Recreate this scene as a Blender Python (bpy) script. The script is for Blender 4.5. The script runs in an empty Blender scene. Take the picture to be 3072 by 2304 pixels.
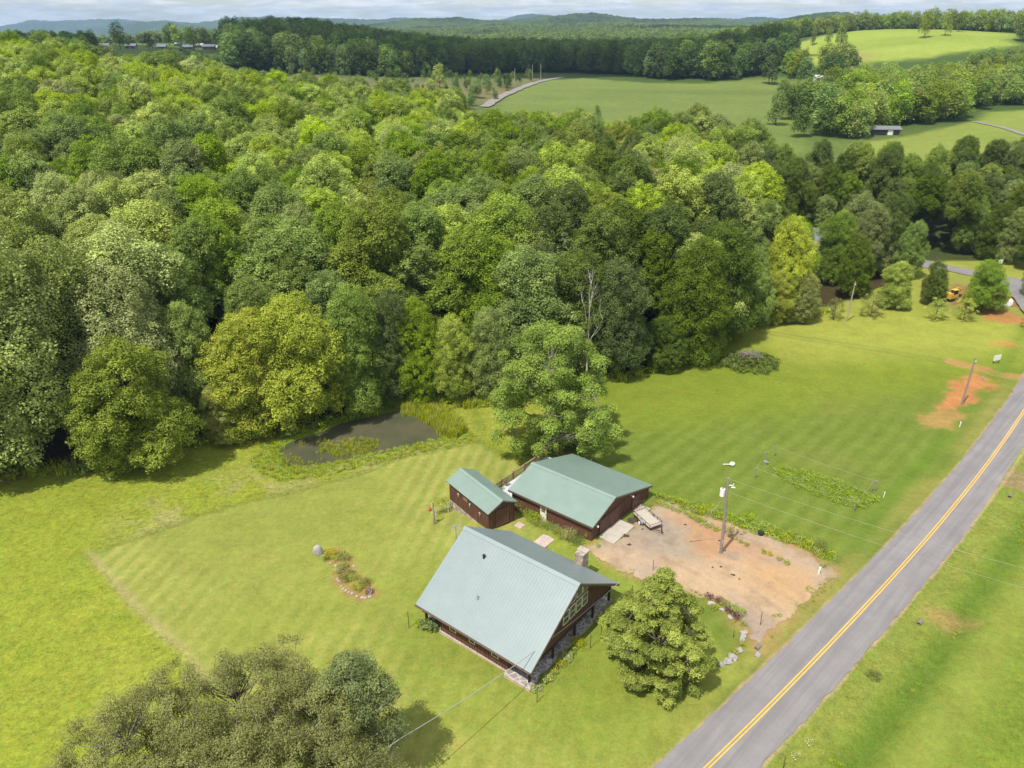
import bpy, bmesh, math, random
import numpy as np
from mathutils import Vector, Matrix
R=math.radians
sc=bpy.context.scene
# ---------------------------------------------------------------- camera, sky, sun, exposure
FPX=2267.0; PITCH=R(25.63); CH=50.0
cam=bpy.data.cameras.new('camera'); camo=bpy.data.objects.new('camera',cam); sc.collection.objects.link(camo)
camo.location=(0,0,CH); camo.rotation_euler=(R(90)-PITCH,0,0)
cam.sensor_width=36; cam.lens=FPX/3072*36; cam.clip_start=0.5; cam.clip_end=60000
sc.camera=camo
SUN_EL=R(62); SH_AZ=R(50)                 # shadows fall towards SH_AZ
sund=Vector((-math.cos(SH_AZ)*math.cos(SUN_EL),-math.sin(SH_AZ)*math.cos(SUN_EL),math.sin(SUN_EL)))
sl=bpy.data.lights.new('sun','SUN'); sl.energy=4.5; sl.angle=R(0.55); sl.color=(1,0.955,0.87)
slo=bpy.data.objects.new('sun',sl); sc.collection.objects.link(slo)
slo.rotation_euler=(-sund).to_track_quat('-Z','Y').to_euler()
W=bpy.data.worlds.new('World'); sc.world=W; W.use_nodes=True
nt=W.node_tree; N=nt.nodes; L=nt.links; N.clear()
out=N.new('ShaderNodeOutputWorld'); bg=N.new('ShaderNodeBackground'); bg.inputs['Strength'].default_value=0.14
sky=N.new('ShaderNodeTexSky'); sky.sky_type='NISHITA'; sky.sun_disc=False; sky.sun_elevation=SUN_EL
sky.sun_rotation=math.atan2(sund.x,sund.y); sky.altitude=600; sky.air_density=1.0; sky.dust_density=1.2
tc=N.new('ShaderNodeTexCoord'); sp=N.new('ShaderNodeSeparateXYZ'); L.new(tc.outputs['Generated'],sp.inputs[0])
def wm(op,a,b=None,c=None):
    n=N.new('ShaderNodeMath'); n.operation=op
    for i,v in enumerate((a,b,c)):
        if v is None: continue
        if isinstance(v,(int,float)): n.inputs[i].default_value=v
        else: L.new(v,n.inputs[i])
    return n.outputs[0]
zz=wm('ADD',wm('MAXIMUM',sp.outputs['Z'],0.0),0.13)
cx=wm('DIVIDE',sp.outputs['X'],zz); cy=wm('DIVIDE',sp.outputs['Y'],zz)
cb=N.new('ShaderNodeCombineXYZ'); L.new(cx,cb.inputs[0]); L.new(cy,cb.inputs[1])
n1=N.new('ShaderNodeTexNoise'); n1.inputs['Scale'].default_value=1.5; n1.inputs['Detail'].default_value=7; n1.inputs['Roughness'].default_value=0.62
L.new(cb.outputs[0],n1.inputs['Vector'])
n2=N.new('ShaderNodeTexNoise'); n2.inputs['Scale'].default_value=3.4; n2.inputs['Detail'].default_value=6; n2.inputs['Roughness'].default_value=0.6
L.new(cb.outputs[0],n2.inputs['Vector'])
rmp=N.new('ShaderNodeValToRGB'); rmp.color_ramp.elements[0].position=0.36; rmp.color_ramp.elements[1].position=0.54
L.new(n1.outputs['Fac'],rmp.inputs[0])
cr2=N.new('ShaderNodeValToRGB'); e=cr2.color_ramp.elements
e[0].position=0.38; e[0].color=(4.6,4.9,5.4,1); e[1].position=0.62; e[1].color=(7.0,7.0,7.1,1)
L.new(n2.outputs['Fac'],cr2.inputs[0])
mx=N.new('ShaderNodeMixRGB'); L.new(rmp.outputs[0],mx.inputs[0]); L.new(sky.outputs[0],mx.inputs[1]); L.new(cr2.outputs[0],mx.inputs[2])
L.new(mx.outputs[0],bg.inputs[0]); L.new(bg.outputs[0],out.inputs[0])
sc.view_settings.view_transform='Standard'; sc.view_settings.look='None'; sc.view_settings.gamma=1; sc.view_settings.exposure=0.22
HAZE=9.0e-5
# ---------------------------------------------------------------- helpers
C=sc.collection
def tag(o,label=None,cat=None,group=None,kind=None):
    if label: o['label']=label
    if cat: o['category']=cat
    if group: o['group']=group
    if kind: o['kind']=kind
    return o
def empty(name,loc,rz=0,label=None,cat=None,group=None,sc_=None):
    o=bpy.data.objects.new(name,None); C.objects.link(o); o.location=loc; o.rotation_euler=(0,0,rz); o.empty_display_size=.3
    if sc_: o.scale=sc_
    return tag(o,label,cat,group)
def copy_tree(o,parent=None):
    c=o.copy(); C.objects.link(c); c.parent=parent
    for ch in [x for x in o.children]: copy_tree(ch,c)
    return c
class MB:
    def __init__(s): s.v=[]; s.f=[]
    def box(s,x0,x1,y0,y1,z0,z1,rz=0,piv=None):
        b=len(s.v); P=[(x0,y0,z0),(x1,y0,z0),(x1,y1,z0),(x0,y1,z0),(x0,y0,z1),(x1,y0,z1),(x1,y1,z1),(x0,y1,z1)]
        if rz:
            px,py=piv or ((x0+x1)/2,(y0+y1)/2); c,t=math.cos(rz),math.sin(rz)
            P=[(px+(x-px)*c-(y-py)*t,py+(x-px)*t+(y-py)*c,z) for x,y,z in P]
        s.v+=P; s.f+=[tuple(b+i for i in q) for q in ((0,3,2,1),(4,5,6,7),(0,1,5,4),(1,2,6,5),(2,3,7,6),(3,0,4,7))]; return s
    def prism(s,poly,a,b_,axis='x'):
        # polygon given in the plane across axis, extruded from a to b_
        n=len(poly); b=len(s.v)
        for t in (a,b_):
            for p,q in poly:
                s.v.append({'x':(t,p,q),'y':(p,t,q),'z':(p,q,t)}[axis])
        s.f.append(tuple(b+i for i in range(n))[::-1]); s.f.append(tuple(b+n+i for i in range(n)))
        for i in range(n):
            j=(i+1)%n; s.f.append((b+i,b+j,b+n+j,b+n+i))
        return s
    def tube(s,pts,r,n=6,cap=True):
        pts=[Vector(p) for p in pts]; rr=r if isinstance(r,(list,tuple)) else [r]*len(pts); b=len(s.v)
        for i,p in enumerate(pts):
            d=(pts[min(i+1,len(pts)-1)]-pts[max(i-1,0)]).normalized()
            u=d.orthogonal().normalized(); 
            if abs(d.z)<0.95: u=d.cross(Vector((0,0,1))).normalized()
            else: u=(Vector((1,0,0))-d*d.x).normalized()
            w=d.cross(u)
            for k in range(n):
                a=2*math.pi*k/n; s.v.append(tuple(p+(u*math.cos(a)+w*math.sin(a))*rr[i]))
        for i in range(len(pts)-1):
            for k in range(n):
                k2=(k+1)%n; s.f.append((b+i*n+k,b+i*n+k2,b+(i+1)*n+k2,b+(i+1)*n+k))
        if cap:
            s.f.append(tuple(b+k for k in range(n))[::-1]); s.f.append(tuple(b+(len(pts)-1)*n+k for k in range(n)))
        return s
    def blob(s,c,r,seed=0,rough=.2,sub=2,flat=None):
        bm=bmesh.new(); bmesh.ops.create_icosphere(bm,subdivisions=sub,radius=1); rg=random.Random(seed)
        ph=[(rg.uniform(0,6.3),rg.uniform(1,3),rg.uniform(1,3),rg.uniform(1,3)) for _ in range(4)]
        b=len(s.v); r=r if isinstance(r,(list,tuple)) else (r,r,r)
        for v in bm.verts:
            q=v.co; k=1+rough*sum(math.sin(p[0]+q.x*p[1]*2+q.y*p[2]*2+q.z*p[3]*2) for p in ph)/2+rg.uniform(-1,1)*rough*.25
            z=q.z*k*r[2]
            if flat is not None: z=max(z,flat)
            s.v.append((c[0]+q.x*k*r[0],c[1]+q.y*k*r[1],c[2]+z))
        for f in bm.faces: s.f.append(tuple(b+v.index for v in f.verts))
        bm.free(); return s
    def build(s,name,m=None,parent=None,smooth=False):
        me=bpy.data.meshes.new(name); me.from_pydata(s.v,[],s.f)
        if m: me.materials.append(m)
        if smooth: me.polygons.foreach_set('use_smooth',[True]*len(me.polygons))
        bm=bmesh.new(); bm.from_mesh(me); bmesh.ops.recalc_face_normals(bm,faces=bm.faces); bm.to_mesh(me); bm.free()
        o=bpy.data.objects.new(name,me); C.objects.link(o); o.parent=parent; return o
def np_mesh(name,V,F,m=None,smooth=False,**attrs):
    me=bpy.data.meshes.new(name); V=np.asarray(V,dtype=np.float32); F=np.asarray(F,dtype=np.int32); k=F.shape[1]
    me.vertices.add(len(V)); me.vertices.foreach_set('co',V.ravel())
    me.loops.add(F.size); me.loops.foreach_set('vertex_index',F.ravel())
    me.polygons.add(len(F)); me.polygons.foreach_set('loop_start',np.arange(0,F.size,k,dtype=np.int32))
    try: me.polygons.foreach_set('loop_total',np.full(len(F),k,dtype=np.int32))
    except Exception: pass
    if smooth: me.polygons.foreach_set('use_smooth',np.ones(len(F),dtype=bool))
    for an,a in attrs.items():
        a=np.asarray(a,dtype=np.float32)
        if a.ndim==1: at=me.attributes.new(an,'FLOAT','POINT' if len(a)==len(V) else 'FACE'); at.data.foreach_set('value',a)
        else:
            a4=np.ones((len(a),4),dtype=np.float32); a4[:,:3]=a
            at=me.attributes.new(an,'FLOAT_COLOR','POINT'); at.data.foreach_set('color',a4.ravel())
    me.update(calc_edges=True); me.validate()
    if m: me.materials.append(m)
    return me
def mobj(name,me,parent=None):
    o=bpy.data.objects.new(name,me); C.objects.link(o); o.parent=parent; return o
# ---- value noise in numpy
def vnoise(x,y,s,seed=0):
    x=np.asarray(x)/s+seed*17.3; y=np.asarray(y)/s+seed*9.1
    xi=np.floor(x).astype(np.int64); yi=np.floor(y).astype(np.int64); fx=x-xi; fy=y-yi
    fx=fx*fx*(3-2*fx); fy=fy*fy*(3-2*fy)
    def h(a,b):
        n=(a*374761393+b*668265263+seed*1274126177)&0xffffffff
        n=((n^(n>>13))*1274126177)&0xffffffff
        return ((n^(n>>16))&0xffff)/65535.0
    return (h(xi,yi)*(1-fx)+h(xi+1,yi)*fx)*(1-fy)+(h(xi,yi+1)*(1-fx)+h(xi+1,yi+1)*fx)*fy
def fbm(x,y,s,seed=0,o=4):
    t=0;a=.5;m=0
    for i in range(o): t=t+a*vnoise(x,y,s/2**i,seed+i); m+=a; a*=.5
    return t/m
def sdf(x,y,poly):
    # signed distance, negative inside
    P=np.asarray(poly,dtype=float); x=np.asarray(x,dtype=float); y=np.asarray(y,dtype=float)
    d=np.full(x.shape,1e18); ins=np.zeros(x.shape,bool)
    for i in range(len(P)):
        a=P[i]; b=P[(i+1)%len(P)]; e=b-a
        t=np.clip(((x-a[0])*e[0]+(y-a[1])*e[1])/(e@e+1e-12),0,1)
        d=np.minimum(d,(x-a[0]-t*e[0])**2+(y-a[1]-t*e[1])**2)
        c=((a[1]>y)!=(b[1]>y))&(x<(b[0]-a[0])*(y-a[1])/(b[1]-a[1]+1e-30)+a[0]); ins^=c
    d=np.sqrt(d); return np.where(ins,-d,d)
def pdist(x,y,line):
    P=np.asarray(line,dtype=float); d=np.full(np.shape(x),1e18)
    for i in range(len(P)-1):
        a=P[i]; b=P[i+1]; e=b-a
        t=np.clip(((x-a[0])*e[0]+(y-a[1])*e[1])/(e@e+1e-12),0,1)
        d=np.minimum(d,(x-a[0]-t*e[0])**2+(y-a[1]-t*e[1])**2)
    return np.sqrt(d)
def sstep(a,b,x): t=np.clip((x-a)/(b-a),0,1); return t*t*(3-2*t)
# ---------------------------------------------------------------- terrain
def uX(u,Y,z=5.0):
    dep=Y*math.cos(PITCH)+(CH-z)*math.sin(PITCH); return (u*1.38879-1536)/FPX*dep
CPW=[(-60,15,0),(-30,15,0),(0,15,.2),(15,30,.2),(30,15,0),(60,25,.4),(30,45,.4),(45,70,.3),(25,60,.55),(15,60,.7),(1,54,.3),(-6.5,45.5,.05),(2.5,37.5,.25),(-8.5,52.5,-.1),(7,47.5,.32),(10.5,56,.40),(4,63,.42),(-10,50,.15),(-20,60,-.3),
(-40,60,-.5),(-60,60,-.5),(-90,50,-.5),(-45,75,-1.3),(-20,75,-1.2),(-10,85,-1.8),(-60,80,-1.0),(-85,80,-.5),(5,86,-.8),(-8,95,-2.2),(-20,90,-2.4),(-32,85,-2.2),(20,90,-.3),(35,95,-.4),
(55,90,0),(65,97,.1),(80,107,.2),(100,130,.5),(50,115,-.8),(63,133,-.8),(85,140,-.2),(88,160,-.3),(115,165,0),(160,170,1),(150,100,1.5),(120,60,1.5),(60,60,.7),(90,80,1),
(8,64,1.1),(12,68,.8),(9,78,.1),(0,72,.3),(-4,66,1.0),(-8,72,-.45),(-5,62,.6),(15,74,.3),(20,66,.6)]
CPU=[(-400,100,1),(0,97,.5),(300,95,-1),(600,108,-2),(900,116,-2),(1200,116,-1.5),(1500,137,-1),(1750,150,-1.5),
(-500,140,6),(0,140,4),(300,140,4),(600,140,2.5),(900,145,1),(1200,150,0),(1500,160,-1),(1800,180,-2),(2100,190,-1),(2400,190,1),
(-500,200,17),(0,200,14),(300,200,12),(600,200,7.5),(900,200,4),(1200,200,1),(1500,200,-1),(1800,215,-1),
(-500,250,24),(0,250,20.5),(300,250,15.5),(600,250,10),(900,250,5.5),(1200,250,1.5),(1500,250,0),(1750,240,0),(2050,250,5.5),(2212,262,6.5),(1850,250,4),
(-500,290,26),(0,290,23.5),(300,290,16),(600,285,10),(900,290,6.5),(1200,300,4),(1500,300,5),(1750,290,4),
(-500,360,26),(0,360,20),(300,360,13),(600,360,9),(900,360,11),(1200,360,8.2),(1600,330,7.4),(1900,330,7),(2212,390,9.5),(2000,300,7),(2400,390,10),
(-300,450,28),(0,450,27),(100,480,28),(250,640,31),(350,700,31.5),(480,650,30),(400,560,28),(380,460,21),(600,550,18),(700,520,18.5),(800,520,17),(900,430,15.9),(1000,600,13.4),(1200,600,13.0),
(1060,420,11),(1180,560,14.3),(1400,560,13),(1400,400,9.6),(1780,520,11.5),(1690,560,15.5),(1780,400,9),(1600,450,11),(1870,315,7.2),(2000,350,8.4),(2100,385,9.4),(2000,470,11),(2200,470,12),(2000,540,15),(2200,560,20),
(600,720,30),(500,700,25),(750,700,24),(900,720,16),(1200,750,11),(1500,750,12),(1680,700,16),
(1700,620,28),(1830,600,25),(1900,660,32),(1900,800,43),(2140,640,33),(2212,640,33),(2000,850,42),(2100,800,41),(1750,750,34),(2400,700,36),
(1400,900,14),(1400,1300,15),(900,1000,10),(300,900,25),(0,900,12),(2212,950,36),(2000,1000,34),(1850,950,34),(1700,1000,22),(1200,1500,12),(2000,1500,22),(300,1500,-5),(-300,1500,-10),(2500,1500,20),(600,1300,5),
(1000,2100,12),(1300,2500,30),(1600,2200,20),(0,3200,-30),(700,3200,0),(1200,3200,10),(2200,3200,20),(-900,3200,-30),(3000,3200,20)]
cp=np.array([(x,y,z) for x,y,z in CPW]+[(uX(u,Y,z),Y,z) for u,Y,z in CPU])
def tpsmap(x,y):
    r=np.sqrt(x*x+(y+12)**2)+1e-6; return np.arctan2(x,y+12)*2.2, np.log(r)*2.2
def tpsk(r2): return 0.5*r2*np.log(r2+1e-9)
_a,_b=tpsmap(cp[:,0],cp[:,1]); n_=len(cp)
K=tpsk((_a[:,None]-_a[None])**2+(_b[:,None]-_b[None])**2)+np.eye(n_)*2e-3
Pm=np.stack([np.ones(n_),_a,_b],1)
Asys=np.block([[K,Pm],[Pm.T,np.zeros((3,3))]])
coef=np.linalg.solve(Asys,np.concatenate([cp[:,2],np.zeros(3)]))
def hbase(x,y):
    x=np.asarray(x,float); y=np.asarray(y,float); sh=x.shape; x=x.ravel(); y=np.maximum(y.ravel(),8); o=np.empty(len(x))
    for i in range(0,len(x),60000):
        a,b=tpsmap(x[i:i+60000],y[i:i+60000])
        k=tpsk((a[:,None]-_a[None])**2+(b[:,None]-_b[None])**2)
        o[i:i+60000]=k@coef[:n_]+coef[n_]+a*coef[n_+1]+b*coef[n_+2]
    return np.clip(o,-40,70).reshape(sh)
def ray(u,v):
    x=(u*1.38879-1536)/FPX; y=-(v*1.38879-1152)/FPX
    return np.array([x,math.cos(PITCH)+y*math.sin(PITCH),-math.sin(PITCH)+y*math.cos(PITCH)])
_T=np.exp(np.linspace(math.log(20),math.log(3500),2600))
def pt(u,v,hf=hbase):
    d=ray(u,v); d=d/d[1]; X=d[0]*_T; Z=CH+d[2]*_T; g=hf(X,_T); k=np.where(Z<g)[0]
    if len(k)==0: k=[len(_T)-1]
    k=k[0]
    if k>0:
        f0=Z[k-1]-g[k-1]; f1=Z[k]-g[k]; t=f0/(f0-f1+1e-12); Y=_T[k-1]+(_T[k]-_T[k-1])*t
    else: Y=_T[0]
    return (d[0]*Y,Y)
def PL(*uv): return [pt(u,v) for u,v in uv]
def Pz(u,v,z):
    d=ray(u,v); t=(z-CH)/d[2]; return (d[0]*t,d[1]*t)
# ---- zone outlines (world coordinates)
rd_dir=np.array(Pz(2212,815,.2))-np.array(Pz(1408,1659,.2)); rd_dir/=np.linalg.norm(rd_dir); rd_n=np.array([rd_dir[1],-rd_dir[0]])
rdL=np.array(Pz(1408,1659,.2)); rdR=np.array(Pz(1640,1659,.2)); RW=5.1; rdC=rdL+rd_n*RW/2
def roff(al): return 1.8*(1-((al-46)/49)**2)      # the road bends gently
def rdpos(a,c): return rdC+rd_dir*a+rd_n*(c+roff(a))
def rdco(x,y): # along, across (positive to the right)
    al=(x-rdC[0])*rd_dir[0]+(y-rdC[1])*rd_dir[1]; return al, (x-rdC[0])*rd_n[0]+(y-rdC[1])*rd_n[1]-roff(np.clip(al,-60,190))
POND=PL((612,968),(640,952),(690,938),(740,918),(790,905),(850,892),(905,893),(955,925),(940,942),(880,957),(800,975),(740,985),(680,1000),(632,1002))
WATER_Z=float(np.mean(hbase(np.array([p[0] for p in POND]),np.array([p[1] for p in POND]))))-.28
DRIVE=PL((1266,1180),(1292,1168),(1345,1160),(1372,1125),(1408,1092),(1440,1078),(1520,1115),(1600,1140),(1690,1165),(1755,1200),(1800,1228),(1806,1244),(1770,1275),(1735,1300),(1700,1335),(1660,1372),(1640,1400),(1618,1370),(1600,1335),(1560,1300),(1520,1290),(1420,1260),(1330,1232),(1300,1212))
BED=PL((1412,1085),(1470,1090),(1560,1125),(1640,1150),(1720,1172),(1790,1205),(1812,1222),(1795,1232),(1700,1205),(1600,1165),(1540,1135),(1460,1105))
LAWN=PL((195,1200),(330,1150),(500,1095),(640,1062),(760,1030),(880,985),(990,965),(1030,955),(1080,985),(1180,1010),(1260,1060),(1300,1180),(1380,1262),(1500,1310),(1560,1425),(1640,1425),(1380,1700),(1200,1900),(900,1900),(700,1700),(385,1395),(285,1300))
EDGE=PL((-900,1090),(-500,1060),(-200,1040),(0,1022),(100,1012),(210,1000),(330,975),(450,945),(560,935),(640,925),(740,898),(850,868),(960,862),(1060,862),(1180,840),(1330,812),(1380,800),(1500,765),(1570,722),(1640,690),(1700,690),(1780,670),(1850,640),(1950,610),(1975,585))
hp=lambda u,Y:(uX(u,Y),Y)
FOREST=EDGE+[hp(1950,175),hp(1800,200),hp(1700,235),hp(1400,265),hp(1200,268),hp(900,280),hp(600,292),hp(300,298),hp(0,312),hp(-300,330),hp(-900,345)]
STREAM=[hp(1960,175),hp(2040,172),hp(2212,172),hp(2700,180),hp(2700,235),hp(2212,228),hp(2050,222),hp(1860,225),hp(1700,238),hp(1800,200)]
RD2=[pt(1900,540),pt(1985,566),pt(2060,583),pt(2150,600),pt(2212,612),pt(2330,640),pt(2500,650)]
CLAY=[PL((2030,880),(2045,850),(2065,815),(2100,808),(2140,815),(2150,828),(2115,850),(2090,872),(2060,880)),
      PL((1970,910),(2010,895),(2060,888),(2095,892),(2085,910),(2040,920),(1990,920)),
      PL((2038,660),(2045,625),(2060,612),(2110,622),(2200,640),(2260,660),(2260,672),(2150,655),(2080,660)),
      PL((2120,672),(2150,668),(2212,685),(2260,700),(2260,708),(2190,698),(2130,688)),
      PL((2145,742),(2180,735),(2205,745),(2180,750))]
FIELDG=[hp(1050,300),hp(1040,420),pt(1180,172),pt(1260,168),pt(1400,178),pt(1520,180),pt(1665,163),pt(1760,180),pt(1790,200),pt(1740,260),hp(1740,300),hp(1500,270)]
FIELDS=[hp(1830,228),hp(1860,300),pt(1870,308),pt(1985,290),pt(2110,262),pt(2130,242),pt(2300,235),hp(2700,400),hp(2700,240),hp(2212,230)]
BRIGHT=[hp(1640,600),pt(1700,100),hp(1800,790),hp(2000,835),hp(2180,740),hp(2160,640),hp(1980,600),hp(1790,580),hp(1700,575)]
PAST=[hp(560,400),hp(540,520),hp(700,570),hp(1000,590),pt(1180,168),hp(1060,410),hp(1040,330),hp(800,340)]
HILLF=[hp(150,480),hp(230,620),hp(300,760),hp(500,770),hp(485,520),hp(420,430)]
BEDYARD=PL((702,1192),(722,1186),(752,1205),(768,1245),(800,1262),(812,1285),(785,1297),(745,1280),(726,1255),(728,1230))
GARDEN=PL((1668,1020),(1700,1008),(1760,1022),(1840,1052),(1895,1078),(1870,1100),(1800,1085),(1720,1055))
def hgt(x,y):
    x=np.asarray(x,float); y=np.asarray(y,float); h=hbase(x,y)
    near=(np.abs(x)<160)&(y<200)
    if near.any():
        xs=x[near]; ys=y[near]; hh=h[near]
        d=sdf(xs,ys,POND); k=sstep(1.6,-1.2,d); hh=hh*(1-k)+(WATER_Z-.75)*k
        al,ac=rdco(xs,ys)
        # road bed and side ditches
        hr=sstep(RW/2+1.6,RW/2+.2,np.abs(ac)); hh=hh+hr*.12
        hh=hh-.38*np.exp(-((ac-RW/2-4.4)/1.1)**2)*sstep(150,100,al)
        hh=hh-.25*np.exp(-((ac+RW/2+3.2)/1.0)**2)*sstep(30,50,al)
        d2=pdist(xs,ys,RD2); hh=hh+.0*d2
        h=h.copy(); h[near]=hh
    far=y>360
    if far.any():
        h=h.copy(); h[far]+= (fbm(x[far],y[far],90,5,3)-.5)*4*sstep(360,700,y[far])
    return h
def H1(x,y): return float(hgt(np.array([x]),np.array([y]))[0])
def G(u,v,dz=0):
    x,y=pt(u,v); return (x,y,H1(x,y)+dz)
# ---------------------------------------------------------------- materials
def lin(c): return tuple(((v/255)/12.92 if v/255<=.04045 else ((v/255+.055)/1.055)**2.4) for v in c)
class NT:
    def __init__(s,name):
        s.m=bpy.data.materials.new(name); s.m.use_nodes=True; s.t=s.m.node_tree; s.t.nodes.clear(); s.out=s.n('ShaderNodeOutputMaterial')
    def n(s,t,**k):
        x=s.t.nodes.new(t)
        for a,b in k.items(): setattr(x,a,b)
        return x
    def l(s,a,b): s.t.links.new(a,b)
    def set(s,inp,v):
        if hasattr(v,'is_linked') or hasattr(v,'links'): s.l(v,inp)
        elif isinstance(v,(tuple,list)) and len(v)==3 and inp.type=='RGBA': inp.default_value=(*v,1)
        else: inp.default_value=v
    def math(s,op,a,b=0,c=None):
        x=s.n('ShaderNodeMath',operation=op); s.set(x.inputs[0],a); s.set(x.inputs[1],b)
        if c is not None: s.set(x.inputs[2],c)
        return x.outputs[0]
    def noise(s,scale,detail=4,rough=.55,vec=None,dist=0):
        x=s.n('ShaderNodeTexNoise'); x.inputs['Scale'].default_value=scale; x.inputs['Detail'].default_value=detail; x.inputs['Roughness'].default_value=rough; x.inputs['Distortion'].default_value=dist
        if vec is not None: s.l(vec,x.inputs['Vector'])
        return x.outputs['Fac']
    def ramp(s,f,stops):
        x=s.n('ShaderNodeValToRGB'); e=x.color_ramp.elements
        while len(e)<len(stops): e.new(.5)
        for q,(p,c) in zip(e,stops): q.position=p; q.color=(*c,1) if len(c)==3 else c
        s.l(f,x.inputs[0]); return x.outputs[0]
    def mix(s,f,a,b,mode='MIX'):
        x=s.n('ShaderNodeMixRGB',blend_type=mode); s.set(x.inputs[0],f); s.set(x.inputs[1],a); s.set(x.inputs[2],b); return x.outputs[0]
    def geo(s): return s.n('ShaderNodeNewGeometry').outputs['Position']
    def objc(s): return s.n('ShaderNodeTexCoord').outputs['Object']
    def prin(s,col,rough=.7,bump=None,bs=.3,dist=.02,metal=0,spec=.5):
        p=s.n('ShaderNodeBsdfPrincipled'); s.set(p.inputs['Base Color'],col); s.set(p.inputs['Roughness'],rough); p.inputs['Metallic'].default_value=metal; p.inputs['Specular IOR Level'].default_value=spec
        if bump is not None:
            b=s.n('ShaderNodeBump'); b.inputs['Strength'].default_value=bs; b.inputs['Distance'].default_value=dist; s.l(bump,b.inputs['Height']); s.l(b.outputs[0],p.inputs['Normal'])
        s.l(p.outputs[0],s.out.inputs[0]); return p
def simple(name,col,rough=.7,var=.25,scale=3,bump=0,metal=0,spec=.4,col2=None):
    t=NT(name); v=t.objc(); n=t.noise(scale,5,.6,v)
    c2=col2 or tuple(min(1,c*(1+var)) for c in col); c1=tuple(c*(1-var) for c in col)
    c=t.ramp(n,[(.3,c1),(.7,c2)]); t.prin(c,rough,t.noise(scale*6,3,.6,v) if bump else None,bump or .1,.02,metal,spec); return t.m
def leafmat(name,dark,light,trans=.38,gloss=.012,hv=.035,rnd=.28,k=2.5):
    dark=tuple(c*k for c in dark); light=tuple(c*k for c in light)
    t=NT(name); a=t.n('ShaderNodeAttribute',attribute_name='tint').outputs['Fac']
    oi=t.n('ShaderNodeObjectInfo').outputs['Random']
    c=t.ramp(a,[(0.0,dark),(1.0,light)])
    hs=t.n('ShaderNodeHueSaturation'); t.l(c,hs.inputs['Color'])
    t.l(t.math('MULTIPLY_ADD',oi,hv*.35,.5-hv*.175),hs.inputs['Hue'])
    fr=t.math('FRACT',t.math('MULTIPLY',oi,7.31)); t.l(t.math('MULTIPLY_ADD',fr,rnd,1-rnd/2),hs.inputs['Value'])
    fr2=t.math('FRACT',t.math('MULTIPLY',oi,13.7)); t.l(t.math('MULTIPLY_ADD',fr2,.3,.85),hs.inputs['Saturation'])
    col=hs.outputs[0]
    d=t.n('ShaderNodeBsdfDiffuse'); t.l(col,d.inputs[0]); tr=t.n('ShaderNodeBsdfTranslucent')
    t.l(t.mix(1.0,col,(1.0,1.0,.45),'MULTIPLY'),tr.inputs[0])
    g=t.n('ShaderNodeBsdfGlossy'); g.inputs['Roughness'].default_value=.45; g.inputs[0].default_value=(.9,.95,.9,1)
    m1=t.n('ShaderNodeMixShader'); m1.inputs[0].default_value=trans; t.l(d.outputs[0],m1.inputs[1]); t.l(tr.outputs[0],m1.inputs[2])
    m2=t.n('ShaderNodeMixShader'); m2.inputs[0].default_value=gloss; t.l(m1.outputs[0],m2.inputs[1]); t.l(g.outputs[0],m2.inputs[2])
    t.l(m2.outputs[0],t.out.inputs[0]); return t.m
M={}
M['mid']=leafmat('leaves_mid_green',(.045,.073,.010),(.148,.194,.033))
M['bright']=leafmat('leaves_bright_green',(.075,.105,.013),(.245,.290,.050))
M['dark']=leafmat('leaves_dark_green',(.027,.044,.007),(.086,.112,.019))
M['grey']=leafmat('leaves_grey_green',(.055,.072,.015),(.150,.178,.044))
M['silver']=leafmat('leaves_silvery_green',(.080,.098,.024),(.240,.270,.085),)
M['olive']=leafmat('leaves_olive',(.070,.080,.016),(.185,.195,.048))
M['yellow']=leafmat('leaves_yellow_green',(.080,.098,.014),(.225,.240,.050),hv=.03)
M['lime']=leafmat('leaves_lime',(.120,.150,.010),(.340,.370,.026),hv=.03,k=1.8)
M['brownol']=leafmat('leaves_brown_olive',(.050,.054,.015),(.135,.140,.044))
M['pine']=leafmat('needles_blue_green',(.032,.055,.022),(.110,.150,.062))
M['maple']=leafmat('leaves_maple',(.055,.072,.009),(.195,.218,.040),hv=.0,rnd=0)
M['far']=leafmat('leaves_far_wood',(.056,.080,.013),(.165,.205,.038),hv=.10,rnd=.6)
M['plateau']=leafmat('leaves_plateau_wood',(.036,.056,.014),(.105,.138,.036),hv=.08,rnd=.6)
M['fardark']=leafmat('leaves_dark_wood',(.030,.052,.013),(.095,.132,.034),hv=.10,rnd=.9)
M['reed']=leafmat('reed_blades',(.11,.125,.014),(.26,.275,.035),hv=0,rnd=0)
M['tuft']=leafmat('grass_tuft_blades',(.24,.27,.04),(.38,.40,.07),hv=0,rnd=0,k=1)
M['weed']=leafmat('weed_leaves',(.075,.105,.014),(.19,.24,.036),hv=0,rnd=0)
M['flower']=leafmat('yellow_petals',(.45,.27,.01),(.75,.55,.02),hv=0,rnd=0,k=1)
M['purple']=leafmat('dark_red_leaves',(.03,.014,.018),(.10,.045,.05),hv=0,rnd=0)
M['greenol']=leafmat('leaves_dull_green',(.042,.056,.014),(.125,.148,.044),hv=0,rnd=0)
M['pale']=leafmat('leaves_pale_variegated',(.20,.24,.07),(.42,.46,.17),hv=0,rnd=0,k=1.2)
M['deepg']=leafmat('leaves_deep_green',(.040,.054,.014),(.112,.132,.036),hv=.06,rnd=.1)
M['lime2']=leafmat('leaves_lime_border',(.16,.22,.015),(.40,.47,.04),hv=0,rnd=0,k=1.2)
M['oak']=leafmat('leaves_lawn_tree',(.055,.085,.010),(.165,.215,.032),hv=0,rnd=0)
M['whitep']=leafmat('white_petals',(.6,.62,.55),(.8,.8,.75),hv=0,rnd=0,k=1)
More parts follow.
